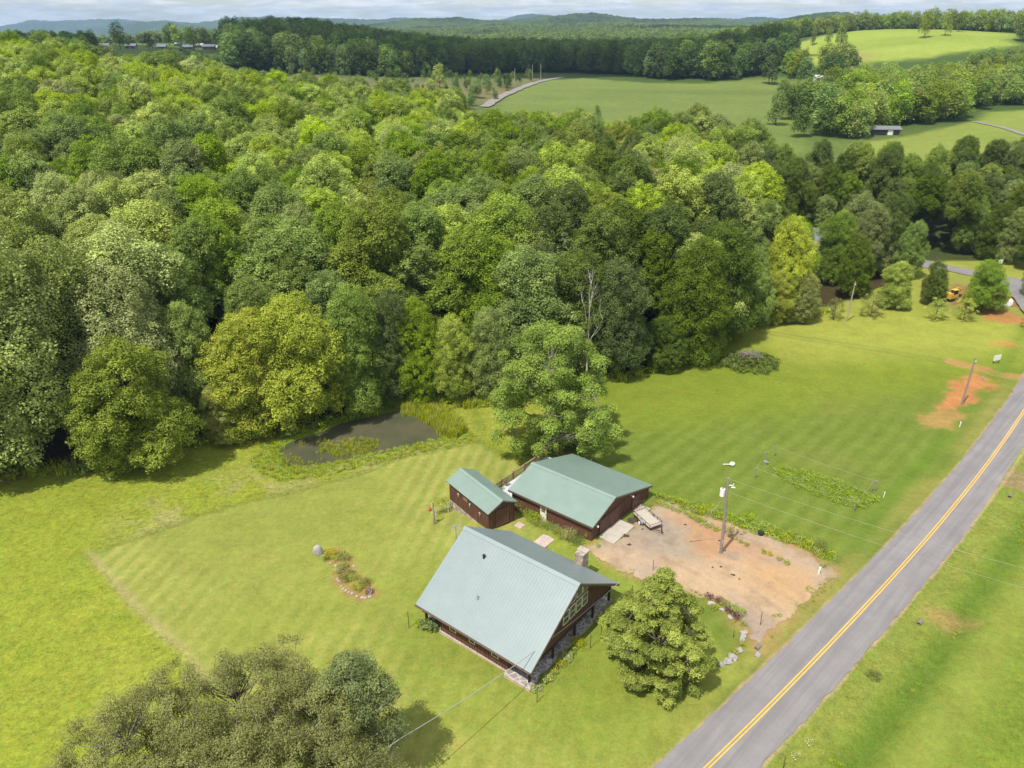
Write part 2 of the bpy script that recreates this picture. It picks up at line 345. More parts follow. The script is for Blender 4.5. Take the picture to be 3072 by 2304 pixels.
M['flower2']=leafmat('pink_petals',(.45,.18,.2),(.65,.35,.35),hv=0,rnd=0,k=1)
M['barkgrey']=simple('grey_bark',(.20,.17,.14),.9,.25,2,.5)
M['bark']=simple('bark',(.105,.085,.065),.9,.35,2.5,.6)
M['palebark']=simple('pale_bark',(.34,.30,.25),.9,.25,2,.5)
M['deadwood']=simple('bleached_dead_wood',(.46,.42,.37),.9,.2,2,.4)
# ground
t=NT('ground_cover'); P=t.geo(); vc=t.n('ShaderNodeAttribute',attribute_name='gcol').outputs['Color']; rf=t.n('ShaderNodeAttribute',attribute_name='rough_').outputs['Fac']
nA=t.noise(1.7,7,.75,P,.4); nB=t.noise(.3,6,.65,P); nC=t.noise(6,4,.8,P)
f=t.math('ADD',t.math('MULTIPLY',t.math('SUBTRACT',nA,.5),1.7),t.math('MULTIPLY',t.math('SUBTRACT',nC,.5),1.5))
f=t.math('MULTIPLY',f,rf); f=t.math('ADD',f,t.math('MULTIPLY',t.math('SUBTRACT',nB,.5),.6)); f=t.math('ADD',f,1.0)
cc=t.n('ShaderNodeVectorMath',operation='SCALE'); t.l(vc,cc.inputs[0]); t.l(f,cc.inputs['Scale'])
hs=t.n('ShaderNodeHueSaturation'); t.l(cc.outputs[0],hs.inputs['Color']); t.l(t.math('MULTIPLY_ADD',t.noise(.9,5,.7,P),.09,.455),hs.inputs['Hue'])
t.prin(hs.outputs[0],.95,t.math('MULTIPLY',t.math('ADD',nA,nC),rf),.5,.12,0,.12); M['ground']=t.m
t=NT('asphalt'); P=t.geo(); ac=t.n('ShaderNodeAttribute',attribute_name='across').outputs['Fac']
base=t.ramp(t.noise(.35,5,.6,P),[(.3,(.180,.168,.168)),(.7,(.235,.220,.216))])
band=t.math('MULTIPLY',t.math('COSINE',t.math('MULTIPLY',ac,4.2)),.5)
track=t.math('MULTIPLY',t.math('SMOOTH_MIN',t.math('ABSOLUTE',t.math('SUBTRACT',t.math('ABSOLUTE',ac),1.35)),.6,.2),1.0)
strk=t.n('ShaderNodeMapping'); strk.inputs['Rotation'].default_value=(0,0,-math.atan2(rd_dir[1],rd_dir[0])); strk.inputs['Scale'].default_value=(.05,1.6,1); t.l(P,strk.inputs[0])
# mapping order: scale then rotate -> rotate first via second mapping
rot=t.n('ShaderNodeVectorRotate',rotation_type='Z_AXIS'); rot.inputs['Angle'].default_value=-math.atan2(rd_dir[1],rd_dir[0]); t.l(P,rot.inputs['Vector'])
ms=t.n('ShaderNodeMapping'); ms.inputs['Scale'].default_value=(.06,1.7,1); t.l(rot.outputs[0],ms.inputs[0])
ns=t.noise(1.0,5,.65,ms.outputs[0])
c=t.mix(t.math('MULTIPLY',t.ramp(ns,[(.42,(0,0,0)),(.62,(1,1,1))]),.5),base,(.125,.120,.126))
c=t.mix(t.math('MULTIPLY',t.ramp(t.noise(14,3,.7,P),[(.35,(0,0,0)),(.75,(1,1,1))]),.25),c,(.36,.33,.31))
v=t.n('ShaderNodeTexVoronoi',feature='DISTANCE_TO_EDGE'); v.inputs['Scale'].default_value=.22; dv=t.n('ShaderNodeVectorMath',operation='ADD'); t.l(P,dv.inputs[0]); nn=t.n('ShaderNodeTexNoise'); nn.inputs['Scale'].default_value=1.2; t.l(P,nn.inputs['Vector']); t.l(nn.outputs['Color'],dv.inputs[1]); t.l(dv.outputs[0],v.inputs['Vector'])
crk=t.math('LESS_THAN',v.outputs['Distance'],.006); c=t.mix(t.math('MULTIPLY',t.math('MULTIPLY',crk,t.ramp(t.noise(.12,3,.6,P),[(.55,(0,0,0)),(.7,(1,1,1))])),.6),c,(.08,.08,.085))
t.prin(c,.85,t.noise(25,3,.7,P),.3,.01,0,.3); M['asphalt']=t.m
t=NT('road_paint'); P=t.geo(); t.prin(t.ramp(t.noise(3,5,.7,P),[(.3,(.62,.33,.035)),(.62,(.78,.44,.055)),(.8,(.5,.32,.1))]),.7); M['paint']=t.m
t=NT('gravel'); P=t.geo(); vc=t.n('ShaderNodeAttribute',attribute_name='gcol').outputs['Color']
f=t.math('ADD',t.math('MULTIPLY',t.math('SUBTRACT',t.noise(7,4,.75,P),.5),.9),t.math('MULTIPLY',t.math('SUBTRACT',t.noise(1.1,5,.65,P),.5),.5)); f=t.math('ADD',f,1)
cc=t.n('ShaderNodeVectorMath',operation='SCALE'); t.l(vc,cc.inputs[0]); t.l(f,cc.inputs['Scale']); t.prin(cc.outputs[0],.95,t.noise(12,4,.7,P),.5,.03,0,.2); M['gravel']=t.m
t=NT('pond_water'); P=t.geo(); c=t.ramp(t.noise(.25,4,.5,P),[(.35,(.068,.076,.040)),(.65,(.112,.100,.060))]); p=t.prin(c,.10,t.noise(1.6,3,.5,P),.05,.03,0,.5); M['water']=t.m
def metalroof(name,a,b):
    t=NT(name); v=t.objc(); c=t.ramp(t.noise(.6,5,.6,v),[(.3,a),(.7,b)]); c=t.mix(t.math('MULTIPLY',t.noise(5,4,.7,v),.18),c,(.30,.32,.30)); t.prin(c,.42,None,metal=0,spec=.6); return t.m
M['roofA']=metalroof('weathered_blue_green_metal',(.205,.256,.260),(.232,.286,.288))
M['roofB']=metalroof('green_metal',(.170,.245,.205),(.200,.282,.238))
t=NT('brown_board_siding'); v=t.objc(); mp=t.n('ShaderNodeMapping'); mp.inputs['Scale'].default_value=(5,5,.35); t.l(v,mp.inputs[0])
c=t.ramp(t.noise(1.3,5,.6,mp.outputs[0]),[(.3,(.080,.034,.020)),(.7,(.165,.072,.042))]); t.prin(c,.8,t.noise(3,4,.6,mp.outputs[0]),.3,.01); M['siding']=t.m
M['darkwood']=simple('dark_stained_timber',(.038,.022,.016),.75,.3,3)
M['fascia']=simple('brown_fascia',(.12,.075,.05),.7,.2,3)
def stone(name,scale,cols,mortar=(.30,.27,.24),w=.05):
    t=NT(name); v=t.objc(); a=t.n('ShaderNodeTexVoronoi'); a.inputs['Scale'].default_value=scale; t.l(v,a.inputs['Vector'])
    e_=t.n('ShaderNodeTexVoronoi',feature='DISTANCE_TO_EDGE'); e_.inputs['Scale'].default_value=scale; t.l(v,e_.inputs['Vector'])
    s=t.n('ShaderNodeSeparateColor'); t.l(a.outputs['Color'],s.inputs[0])
    c=t.ramp(s.outputs[0],[(i/(len(cols)-1),q) for i,q in enumerate(cols)]); c=t.mix(t.math('MULTIPLY',t.noise(8,4,.6,v),.5),c,(.3,.27,.24))
    mk=t.math('LESS_THAN',e_.outputs['Distance'],w); c=t.mix(mk,c,mortar)
    t.prin(c,.85,t.math('MINIMUM',e_.outputs['Distance'],w*2),.6,.08); return t.m
M['flag']=stone('flagstone_paving',2.0,[(.24,.21,.205),(.32,.28,.26),(.20,.18,.18),(.35,.30,.28)],(.62,.56,.50),.045)
M['field']=stone('fieldstone_wall',2.9,[(.50,.38,.27),(.22,.16,.12),(.62,.52,.41),(.36,.26,.19),(.55,.47,.39)],(.20,.16,.13),.05)
M['found']=stone('pink_stone_foundation',3.5,[(.50,.36,.29),(.42,.32,.27),(.58,.44,.36)],(.5,.42,.36),.04)
M['concrete']=simple('concrete',(.40,.36,.30),.9,.12,1.5,.2)
M['greyslab']=simple('grey_paving',(.50,.50,.53),.9,.1,2,.2)
M['white']=simple('white_paint',(.78,.77,.74),.6,.05,3)
M['cream']=simple('cream_door_paint',(.74,.70,.58),.5,.05,3)
t=NT('window_glass'); p=t.prin(t.ramp(t.noise(1.2,2,.5,t.objc()),[(.3,(.012,.018,.022)),(.7,(.04,.055,.06))]),.06,spec=.9); M['glass']=t.m
M['black']=simple('black_plastic',(.02,.02,.022),.5,.2,4)
M['greym']=simple('galvanised_metal',(.42,.43,.44),.45,.1,4,0,.6)
M['rust']=simple('rusty_steel',(.10,.045,.028),.8,.3,6)
M['pole']=simple('weathered_pole_wood',(.26,.22,.19),.9,.2,2,.4)
M['wire']=simple('aluminium_cable',(.34,.33,.30),.5,.05,2)
M['rock']=simple('pale_rock',(.33,.31,.29),.9,.3,2.2,.6)
M['rockw']=simple('white_quartz_rock',(.38,.35,.32),.85,.2,3,.5)
M['tan']=simple('tan_deck_boards',(.34,.26,.14),.8,.2,3,.2)
M['railing']=simple('brown_rail_timber',(.22,.13,.085),.8,.2,3)
M['trailer']=simple('weathered_trailer_planks',(.42,.37,.30),.85,.2,5,.2)
M['orange']=simple('orange_paint',(.72,.24,.03),.5,.15,4)
M['yellowp']=simple('yellow_plastic',(.62,.40,.06),.5,.1,4)
M['bluep']=simple('blue_glaze',(.10,.14,.42),.3,.1,4)
M['shingle']=simple('grey_shingles',(.17,.175,.18),.85,.15,4,.3)
M['tin']=simple('light_tin_roof',(.50,.51,.53),.5,.12,1)
M['dirt']=simple('red_clay',(.42,.20,.09),.95,.2,2,.3)
M['mulch']=simple('dark_mulch',(.07,.045,.035),.95,.3,3,.4)
M['planks']=simple('grey_brown_planks',(.20,.17,.15),.9,.2,3,.2)
M['redp']=simple('red_paint',(.45,.05,.03),.5,.1,4)
# ---------------------------------------------------------------- ground sheet
def A(*c): return np.array(lin(c))*.55
def axis(a,b,s,ga,lo,hi):
    m=list(np.arange(a,b+s/2,s)); st=s; x=m[-1]
    while x<hi: st*=ga; x+=st; m.append(x)
    st=s; x=m[0]; pre=[]
    while x>lo: st*=ga; x-=st; pre.append(x)
    return np.array(pre[::-1]+m)
gx=axis(-72,92,.34,1.045,-9000,9000); gy=axis(24,150,.34,1.02,-60,9000)
# no need for a long run behind the camera: thin it out
gy=gy[gy>-70]
XX,YY=np.meshgrid(gx,gy); ZZ=hgt(XX,YY)
fade=sstep(3400,6000,np.hypot(XX,YY)); ZZ=ZZ*(1-fade)+(-30)*fade
x=XX.ravel(); y=YY.ravel()
def blend(c,w,col): return c*(1-w[:,None])+col*w[:,None]
n1_=fbm(x,y,14,1,4); n2_=fbm(x,y,3.5,7,4); n3_=fbm(x,y,45,11,3); nf=fbm(x,y,1.2,21,3)
al,ac=rdco(x,y)
col=np.tile(A(150,176,52),(len(x),1)); rough=np.full(len(x),.75)
left=sstep(8,-6,x-0.25*(y-60))
col=blend(col,left,A(166,178,62))
col=blend(col,sstep(.45,.75,n1_)*.5*left,A(184,184,80)); col=blend(col,sstep(.5,.8,n2_)*.45*left,A(150,168,52)); rough=rough+left*.35
# right hand lawn
rl=(ac<-RW/2)&(x>4)
w=sstep(2,10,x)*(ac<0)
col=blend(col,w,A(126,145,54)); rough=rough*(1-w)+.45*w
mow=np.sin((x*math.cos(R(-42))+y*math.sin(R(-42)))*2*math.pi/2.2+n1_*2)
col=blend(col,w*(.24+.22*mow)*sstep(112,80,y),A(150,166,76)); col=blend(col,w*sstep(.5,.8,n1_)*.55,A(146,150,74)); col=blend(col,w*sstep(.5,.8,n3_)*.5,A(124,150,44))
band=sstep(88,100,y-(x-30)*.25)*w
col=blend(col,band*.55,A(156,170,50))
fr=sstep(108,122,y)*w*sstep(40,48,x)
col=blend(col,fr*.85,A(184,188,82))
col=blend(col,sstep(166,190,y),A(118,138,66))
# mown yard with stripes
dl=sdf(x,y,LAWN)+(n2_-.5)*1.0; w=sstep(.25,-.25,dl)
sa=R(79); sx=x*math.sin(sa)-y*math.cos(sa)+ .0006*(y-60)**2
st=sstep(-.8,.8,np.sin(sx*2*math.pi/1.75+(n1_-.5)*2.4+(n3_-.5)*4)+(n2_-.5)*1.2)*sstep(.25,.6,fbm(x,y,20,71,2))+.25
lawn=A(182,185,94)*st[:,None]+A(161,171,76)*(1-st)[:,None]
lawn=blend(lawn,sstep(.5,.75,n3_)*.6,A(194,190,100)); lawn=blend(lawn,sstep(.52,.75,n1_)*.5,A(162,174,68)); lawn=blend(lawn,sstep(.6,.85,n2_)*.5,A(196,186,102))
lawn=blend(lawn,sstep(-2,7,x+(n1_-.5)*4)*.75,A(154,168,66))
lawn=blend(lawn,sstep(16,9,np.hypot(x-1,y-52))*.6,A(146,164,60))
col=col*(1-w[:,None])+lawn*w[:,None]; rough=rough*(1-w)+.55*w
# tall unmown rim along the lawn, tan tracks
EDL=LAWN[:8]; dd=pdist(x,y,EDL); col=blend(col,np.exp(-(dd/1.0)**2)*(dl>-.4)*.55,A(128,140,62))
DRY=PL((330,1120),(500,1055),(640,1030),(760,1000),(880,972),(960,955)); dd=pdist(x,y,DRY)
col=blend(col,np.exp(-(dd/4.0)**2)*sstep(.3,.6,n2_)*.8*(dl>0),A(190,182,116)); rough=rough+np.exp(-(dd/4)**2)*.4
TR=PL((190,1192),(232,1240),(285,1300),(340,1355),(390,1398),(450,1470)); dd=pdist(x,y,TR)+ (n2_-.5)*.5
col=blend(col,np.exp(-(dd/.42)**2)*.85,A(196,186,120))
TR2=PL((1020,880),(1040,915),(1030,950),(1060,970),(1110,990)); dd=pdist(x,y,TR2); col=blend(col,np.exp(-(dd/.7)**2)*.5,A(130,150,50))
TR3=PL((1640,715),(1760,735),(1900,755),(2060,785)); 
for o in (-.8,.8):
    dd=pdist(x,y+o,TR3); col=blend(col,np.exp(-(dd/.35)**2)*.4,A(120,140,70))
PTH=PL((2060,782),(2110,795),(2175,810),(2230,822)); dd=pdist(x,y,PTH)+(n2_-.5)*1.; col=blend(col,sstep(1.7,.8,dd)*.85,A(204,160,100))
PDR=PL((0,1040),(90,1020),(200,1012)); dd=pdist(x,y,PDR); col=blend(col,np.exp(-(dd/1.2)**2)*.5,A(170,150,90))
# right of the road
w=sstep(RW/2-.2,RW/2+.4,ac)
col=blend(col,w,A(140,160,60)); rough=rough*(1-w)+.9*w
for c0,wd,cc_,s_ in ((1.6,1.6,A(156,164,74),.85),(4.6,1.3,A(106,136,44),.8),(7.6,1.9,A(160,170,76),.75),(12,3,A(134,158,52),.4)):
    col=blend(col,np.exp(-((ac-RW/2-c0+(n1_-.5)*1.2)/wd)**2)*s_*w,cc_)
rough=rough-np.exp(-((ac-RW/2-7.6)/3)**2)*.4*w
col=blend(col,w*sstep(.5,.75,n1_)*.5*(ac>14),A(122,160,44))
RBARE=PL((2010,1325),(2060,1330),(2090,1345),(2040,1350)); d=sdf(x,y,RBARE)+(n2_-.5)*3; col=blend(col,sstep(1.2,-1,d)*.7,A(190,158,100))
RB2=PL((2140,1050),(2175,1020),(2300,1010),(2300,1085),(2200,1060)); d=sdf(x,y,RB2)+(n2_-.5)*1.2; col=blend(col,sstep(.4,-.6,d)*.85,A(172,148,110))
# verge left of the road
w=np.exp(-((ac+RW/2+1.2)/1.6)**2)*(ac<0)*sstep(.25,.6,n1_); col=blend(col,w*.65,A(178,170,92))
w=np.exp(-((ac+RW/2+3.4)/1.2)**2)*sstep(30,50,al); col=blend(col,w*.5,A(112,148,44))
w=sstep(.32,.06,np.abs(np.abs(ac)-RW/2)+ (nf-.5)*.3); col=blend(col,w*.9,A(206,178,140))
# bare ground around the gravel drive
dd=sdf(x,y,DRIVE)+(n2_-.5)*1.8+(nf-.5)*.8; col=blend(col,sstep(.8,-.4,dd)*.9,A(206,160,118))
SH=PL((1500,1290),(1560,1330),(1640,1420),(1700,1400),(1790,1290),(1740,1270)); d=sdf(x,y,SH)+(n2_-.5)*4; col=blend(col,sstep(1,-1.5,d)*.6,A(198,166,106))
# far yard, red clay, house pads
for i,cpoly in enumerate(CLAY):
    d=sdf(x,y,cpoly)+(n2_-.5)*3.4+(nf-.5)*1.6; col=blend(col,sstep(.9,-.9,d)*(.92,.75,.95,.95,.6)[i],(A(222,150,96),A(206,160,100),A(186,128,90),A(220,150,92),A(222,160,90))[i])
d=sdf(x,y,PL((1990,640),(2000,590),(2110,600),(2212,640),(2260,690),(2100,690)))
col=blend(col,sstep(5,-3,d+(n1_-.5)*8)*.4,A(140,140,80))
# dirt ring under the oak and around the flower bed
ox,oy=Pz(1195,968,-.7); col=blend(col,sstep(2.2,1.0,np.hypot(x-ox,y-oy)+(n2_-.5)*1.5)*.8,A(176,140,100))
d=sdf(x,y,BEDYARD)+(nf-.5)*.5; col=blend(col,sstep(.55,.15,d)*.8,A(186,152,96))
# forest floor
for i,pl in enumerate((FOREST,STREAM)):
    d=sdf(x,y,pl)+(n2_-.5)*2; w=sstep(.8,-1.2,d); col=blend(col,w,(A(86,76,46),A(84,96,48))[i]); rough=rough*(1-w)+.8*w
d=sdf(x,y,POND); w=sstep(2.6,.8,d)*(d>-1); col=blend(col,w*.8,A(140,170,50)); col=blend(col,sstep(.5,-.3,d),A(96,84,56))
# distant fields
def hfar(poly,c,s=3,k=1.,c2=None):
    global col,rough
    d=sdf(x,y,poly)+(n1_-.5)*s*2; w=sstep(s,-s,d)*k; cc=np.tile(c,(len(x),1))
    if c2 is not None: cc=blend(cc,sstep(.4,.7,n3_),c2)
    col=col*(1-w[:,None])+cc*w[:,None]; rough=rough*(1-w)+.3*w
farw=sstep(300,380,y); col=blend(col,farw,A(88,112,48))
fl_=(fbm(x*.35+y*.2,y*1.0-x*.12,26,77,4)-.5)+(fbm(x,y,7,78,3)-.5)*.35
hfar(FIELDG,A(130,148,72),2,1,A(138,154,78)); hfar(FIELDS,A(158,172,78),2,1,A(148,166,70)); hfar(BRIGHT,A(178,194,84),4,1,A(168,188,76)); hfar(PAST,A(112,128,70),5,1,A(140,134,88)); hfar(HILLF,A(120,146,70),5)
for q_,c_ in (([hp(1130,930),hp(1250,930),hp(1250,1140),hp(1110,1140)],A(150,168,84)),([hp(990,1820),hp(1085,1820),hp(1090,2170),hp(985,2170)],A(190,168,120)),([hp(1440,1500),hp(1560,1480),hp(1590,1600),hp(1430,1620)],A(150,170,90)),([hp(780,1350),hp(880,1330),hp(900,1440),hp(770,1450)],A(150,160,90)),([hp(1600,1180),hp(1680,1170),hp(1690,1260),hp(1590,1260)],A(160,176,90)),([hp(1130,2350),hp(1230,2350),hp(1240,2560),hp(1120,2560)],A(176,180,100))): hfar(q_,c_,8)
col=col*(1+.30*fl_*sstep(230,300,y))[:,None]
dd=pdist(x,y,[hp(1770,620),hp(1900,690),hp(2060,700),hp(2150,690)]); col=blend(col,sstep(7,2,np.abs(dd))*.0,A(120,130,60))
d=sdf(x,y,PL((1790,118),(1840,110),(1890,128),(1850,135),(1800,130)))+(n1_-.5)*20; col=blend(col,sstep(8,-8,d)*.6,A(196,160,110))
ny,nx=XX.shape; idx=np.arange(nx*ny).reshape(ny,nx)
Fq=np.stack([idx[:-1,:-1],idx[:-1,1:],idx[1:,1:],idx[1:,:-1]],-1).reshape(-1,4)
me=np_mesh('ground',np.stack([x,y,ZZ.ravel()],1),Fq,M['ground'],True,gcol=np.clip(col,0,1),rough_=np.clip(rough,0,1.4))
tag(mobj('ground',me),kind='structure')
# ---------------------------------------------------------------- road with markings
def strip(name,mat,c0,c1,al0,al1,step,lift,ragged=0,ncol=10):
    rows=np.arange(al0,al1+step,step); cs=np.linspace(c0,c1,ncol); V=[];AC=[]
    for i,a in enumerate(rows):
        for j,c in enumerate(cs):
            cc=c
            if j in (0,ncol-1) and ragged: cc+=(fbm(np.array([a]),np.array([j*7.]),.9,3,3)[0]-.5)*ragged*(-1 if j==0 else 1)
            V.append(tuple(rdpos(a,cc))); AC.append(cc)
    V=np.array(V); z=hgt(V[:,0],V[:,1]); ac_=np.abs(np.array(AC)); z=z.reshape(len(rows),ncol); z=z.mean(1,keepdims=True)*np.ones((1,ncol))
    z=z.ravel()+lift+.05*(1-(ac_/(RW/2))**2)
    nr=len(rows); id_=np.arange(nr*ncol).reshape(nr,ncol); F=np.stack([id_[:-1,:-1],id_[:-1,1:],id_[1:,1:],id_[1:,:-1]],-1).reshape(-1,4)
    return mobj(name,np_mesh(name,np.column_stack([V,z]),F,mat,True,across=np.array(AC)))
road=tag(strip('road',M['asphalt'],-RW/2,RW/2,-40,170,.4,.06,.55,14),kind='structure')
for c0 in (-.17,.07):
    o=strip('centre_line',M['paint'],c0,c0+.11,-40,170,1.0,.068,.012,2); o.parent=road
    o.name='centre_line'
def ribbon(name,mat,line,w,lift,step=1.0,rag=.2,nc=5,parent=None):
    P=[Vector((*p,0)) for p in line]; pts=[]
    for i in range(len(P)-1):
        n=max(2,int((P[i+1]-P[i]).length/step))
        for k in range(n): pts.append(P[i].lerp(P[i+1],k/n))
    pts.append(P[-1])
    for _ in range(4): pts=[pts[0]]+[(pts[i-1]+pts[i]*2+pts[i+1])/4 for i in range(1,len(pts)-1)]+[pts[-1]]
    V=[]
    for i,p in enumerate(pts):
        d=(pts[min(i+1,len(pts)-1)]-pts[max(i-1,0)]).normalized(); nrm=Vector((d.y,-d.x,0))
        for j in range(nc):
            o=(j/(nc-1)-.5)*w
            if j in (0,nc-1): o+=(random.random()-.5)*rag
            q=p+nrm*o; V.append((q.x,q.y))
    V=np.array(V); z=hgt(V[:,0],V[:,1]).reshape(-1,nc); z=(z*.3+z.max(1,keepdims=True)*.7).ravel()+lift
    id_=np.arange(len(V)).reshape(-1,nc); F=np.stack([id_[:-1,:-1],id_[:-1,1:],id_[1:,1:],id_[1:,:-1]],-1).reshape(-1,4)
    o=mobj(name,np_mesh(name,np.column_stack([V,z]),F,mat,True,across=np.tile(np.linspace(-w/2,w/2,nc),len(V)//nc)),parent); return o
random.seed(4)
tag(ribbon('side_road',M['asphalt'],RD2,5.2,.12,1.5,.4,7),kind='structure')
tag(ribbon('side_road',M['asphalt'],[pt(2170,606),pt(2212,622),pt(2260,690),rdpos(150,0)],7,.14,1.5,.4,7),kind='structure')
t=NT('far_gravel_road'); t.prin(t.ramp(t.noise(.3,4,.6,t.geo()),[(.3,(.19,.175,.155)),(.7,(.25,.23,.20))]),.9); M['fargravel']=t.m
tag(ribbon('gravel_road',M['fargravel'],[pt(1045,232),pt(1075,212),pt(1110,197),pt(1150,181),pt(1185,171),pt(1215,166)],5.5,.25,6,1,4),kind='structure')
tag(ribbon('farm_track',M['fargravel'],[pt(2105,263),pt(2150,272),pt(2185,281),pt(2230,297),pt(2300,320)],3.4,.2,4,.6,4),kind='structure')
tag(ribbon('farm_track',M['fargravel'],[pt(1980,574),pt(2030,582),pt(2085,585)],2.6,.1,2,.6,4),kind='structure')
# ---------------------------------------------------------------- gravel drive
def draped(name,mat,poly,step,lift,colf,seed=3,rag=.9):
    P=np.array(poly); x0,y0=P.min(0)-1; x1,y1=P.max(0)+1
    X,Y=np.meshgrid(np.arange(x0,x1,step),np.arange(y0,y1,step)); x=X.ravel(); y=Y.ravel()
    d=sdf(x,y,poly)+(fbm(x,y,1.6,seed,4)-.5)*rag*1.6+(fbm(x,y,.35,seed+5,2)-.5)*.35
    ny,nx=X.shape; id_=np.arange(nx*ny).reshape(ny,nx); F=np.stack([id_[:-1,:-1],id_[:-1,1:],id_[1:,1:],id_[1:,:-1]],-1).reshape(-1,4)
    F=F[(d[F]<0).all(1)]; used,inv=np.unique(F,return_inverse=True); x=x[used];y=y[used];d=d[used]
    me=np_mesh(name,np.column_stack([x,y,hgt(x,y)+lift]),inv.reshape(F.shape),mat,True,gcol=colf(x,y,d)); return mobj(name,me)
def dcol(x,y,d):
    n=fbm(x,y,5,31,4); n2=fbm(x,y,1.5,33,4); c=np.tile(A(222,190,152),(len(x),1))
    c=blend(c,sstep(.42,.62,n)*.8,A(206,182,158)); 
    gx_,gy_=Pz(1440,1160,.6); c=blend(c,sstep(6,2,np.hypot((x-gx_),(y-gy_))+(n2-.5)*3)*.8,A(188,174,154))
    for (u,v,r,cc,k) in ((1545,1165,4.5,A(216,160,110),.7),(1690,1255,4.5,A(226,180,122),.6),(1640,1190,3,A(220,168,118),.5),(1620,1350,4,A(184,164,150),.7),(1480,1120,3,A(214,166,122),.5)):
        a,b=Pz(u,v,.6); c=blend(c,sstep(r,r*.3,np.hypot(x-a,y-b)+(n2-.5)*3)*k,cc)
    for ln in (PL((1740,1300),(1640,1240),(1540,1200),(1440,1160),(1370,1150)),PL((1690,1340),(1600,1270),(1480,1215),(1380,1170))):
        dd=pdist(x,y,ln)
        for o in (.55,): c=blend(c,np.exp(-((dd-.8)/.28)**2)*.35*sstep(.3,.55,n2),A(186,160,136))
    c=blend(c,sstep(.55,.8,n2)*.3,A(150,120,92)); return blend(c,sstep(-1.2,0,d)*.35*sstep(.4,.6,n2),A(150,150,80))
tag(draped('gravel_driveway',M['gravel'],DRIVE,.14,.035,dcol),kind='structure')
# pond water
P_=np.array(POND); cxy=P_.mean(0); ring=[]
mb=MB(); big=[tuple(cxy+(p-cxy)*1.10) for p in P_]
mb.v=[(p[0],p[1],WATER_Z) for p in big]; mb.f=[tuple(range(len(big)))]
tag(mb.build('pond_water',M['water']),kind='structure')
# ---------------------------------------------------------------- far ridges
t=NT('wooded_ridge'); P=t.geo(); n=t.noise(.055,4,.7,P); n2=t.noise(.004,4,.6,P)
c=t.ramp(n,[(.40,(.012,.026,.010)),(.60,(.062,.092,.026))]); c=t.mix(t.ramp(n2,[(.45,(0,0,0)),(.7,(.6,.6,.6))]),c,(.11,.155,.045))
t.prin(c,.95,t.noise(.05,4,.7,P),1,6,0,.1); M['ridge']=t.m
def ridge(name,Y,sil,depth,amp,bs=11,foot=-40,seed=1,lift=0):
    sil=[(u,v+lift) for u,v in sil]; us=np.array([s[0] for s in sil]); vs=np.array([s[1] for s in sil])
    u=np.arange(us.min(),us.max(),2.0); v=np.interp(u,us,vs)
    rows=np.concatenate([np.linspace(-1,0,34),np.linspace(.12,1,6)])
    V=[]
    for r in rows:
        Yr=Y+r*depth; 
        prof=np.cos(r*math.pi/2)**1.3 if r<0 else math.cos(r*math.pi/2)
        for ui,vi in zip(u,v):
            d=ray(ui,vi); d=d/d[1]; zc=CH+d[2]*Y; V.append((d[0]*Y*(1+r*depth/Y),Yr,foot+(zc-foot)*prof))
    V=np.array(V); nz=(fbm(V[:,0],V[:,1],bs*12,seed,3)-.5)*amp*2.5+(fbm(V[:,0],V[:,1],bs,seed+3,2)-.5)*amp
    e=np.tile(np.minimum(1,np.minimum(u-us.min(),us.max()-u)/40+.1),len(rows)); V[:,2]+=nz+amp*.1
    n=len(u); id_=np.arange(len(V)).reshape(-1,n); F=np.stack([id_[:-1,:-1],id_[:-1,1:],id_[1:,1:],id_[1:,:-1]],-1).reshape(-1,4)
    return tag(mobj(name,np_mesh(name,V,F,M['ridge'],False)),kind='structure')
ridge('mountains',9300,[(-300,60),(-100,56),(0,60),(40,52),(59,46),(80,48),(110,50),(130,48.5),(165,49.5),(195,47),(215,48),(240,48),(280,51.5),(330,56),(500,62)],1300,30,60,seed=2)
ridge('mountains',8300,[(120,72),(160,67),(202,63),(222,59.5),(240,57.5),(262,60),(320,66),(420,75)],1300,25,60,seed=5)
ridge('hills',6800,[(150,90),(195,76),(222,69),(247,62),(265,56),(293,49.5),(332,45.5),(352,45.5),(374,47.3),(398,49),(413,51),(435,49),(456,47.5),(476,43),(495,38.5),(515,37),(534,36.5),(579,38),(610,41),(635,42),(680,42),(720,42.5),(760,44),(818,44),(860,42),(883,42),(940,45),(1100,50),(1300,52)],1900,16,22,seed=3)
ridge('hills',7600,[(1060,48),(1088,43),(1105,38),(1127,34.5),(1150,32),(1169,31.5),(1185,32.5),(1210,36),(1260,42),(1330,46)],1200,14,24,seed=9)
ridge('hills',3300,[(640,84),(700,72),(752,62),(790,57),(818,53),(860,46),(896,42),(922,41),(950,43),(980,42),(1010,44.5),(1045,44),(1070,42.5),(1094,42),(1130,40),(1176,35.5),(1210,33),(1240,31),(1273,30),(1305,31.5),(1338,36),(1365,40),(1387,42),(1420,41.5),(1480,42),(1550,44),(1650,48),(1800,60)],700,10,13,seed=4)
ridge('hills',6000,[(1380,48),(1440,44),(1500,43.5),(1545,43.6),(1597,43.4),(1615,41),(1635,39),(1650,39),(1663,40),(1684,42.4),(1720,44),(1900,50),(2300,50)],1200,14,20,seed=7)
ridge('hills',2600,[(1640,60),(1680,46),(1700,41),(1737,35),(1760,31.5),(1789,28.3),(1810,27),(1824,27.2),(1840,30.5),(1852,33),(1900,37),(1980,40),(2100,42),(2400,42)],600,9,12,seed=8)
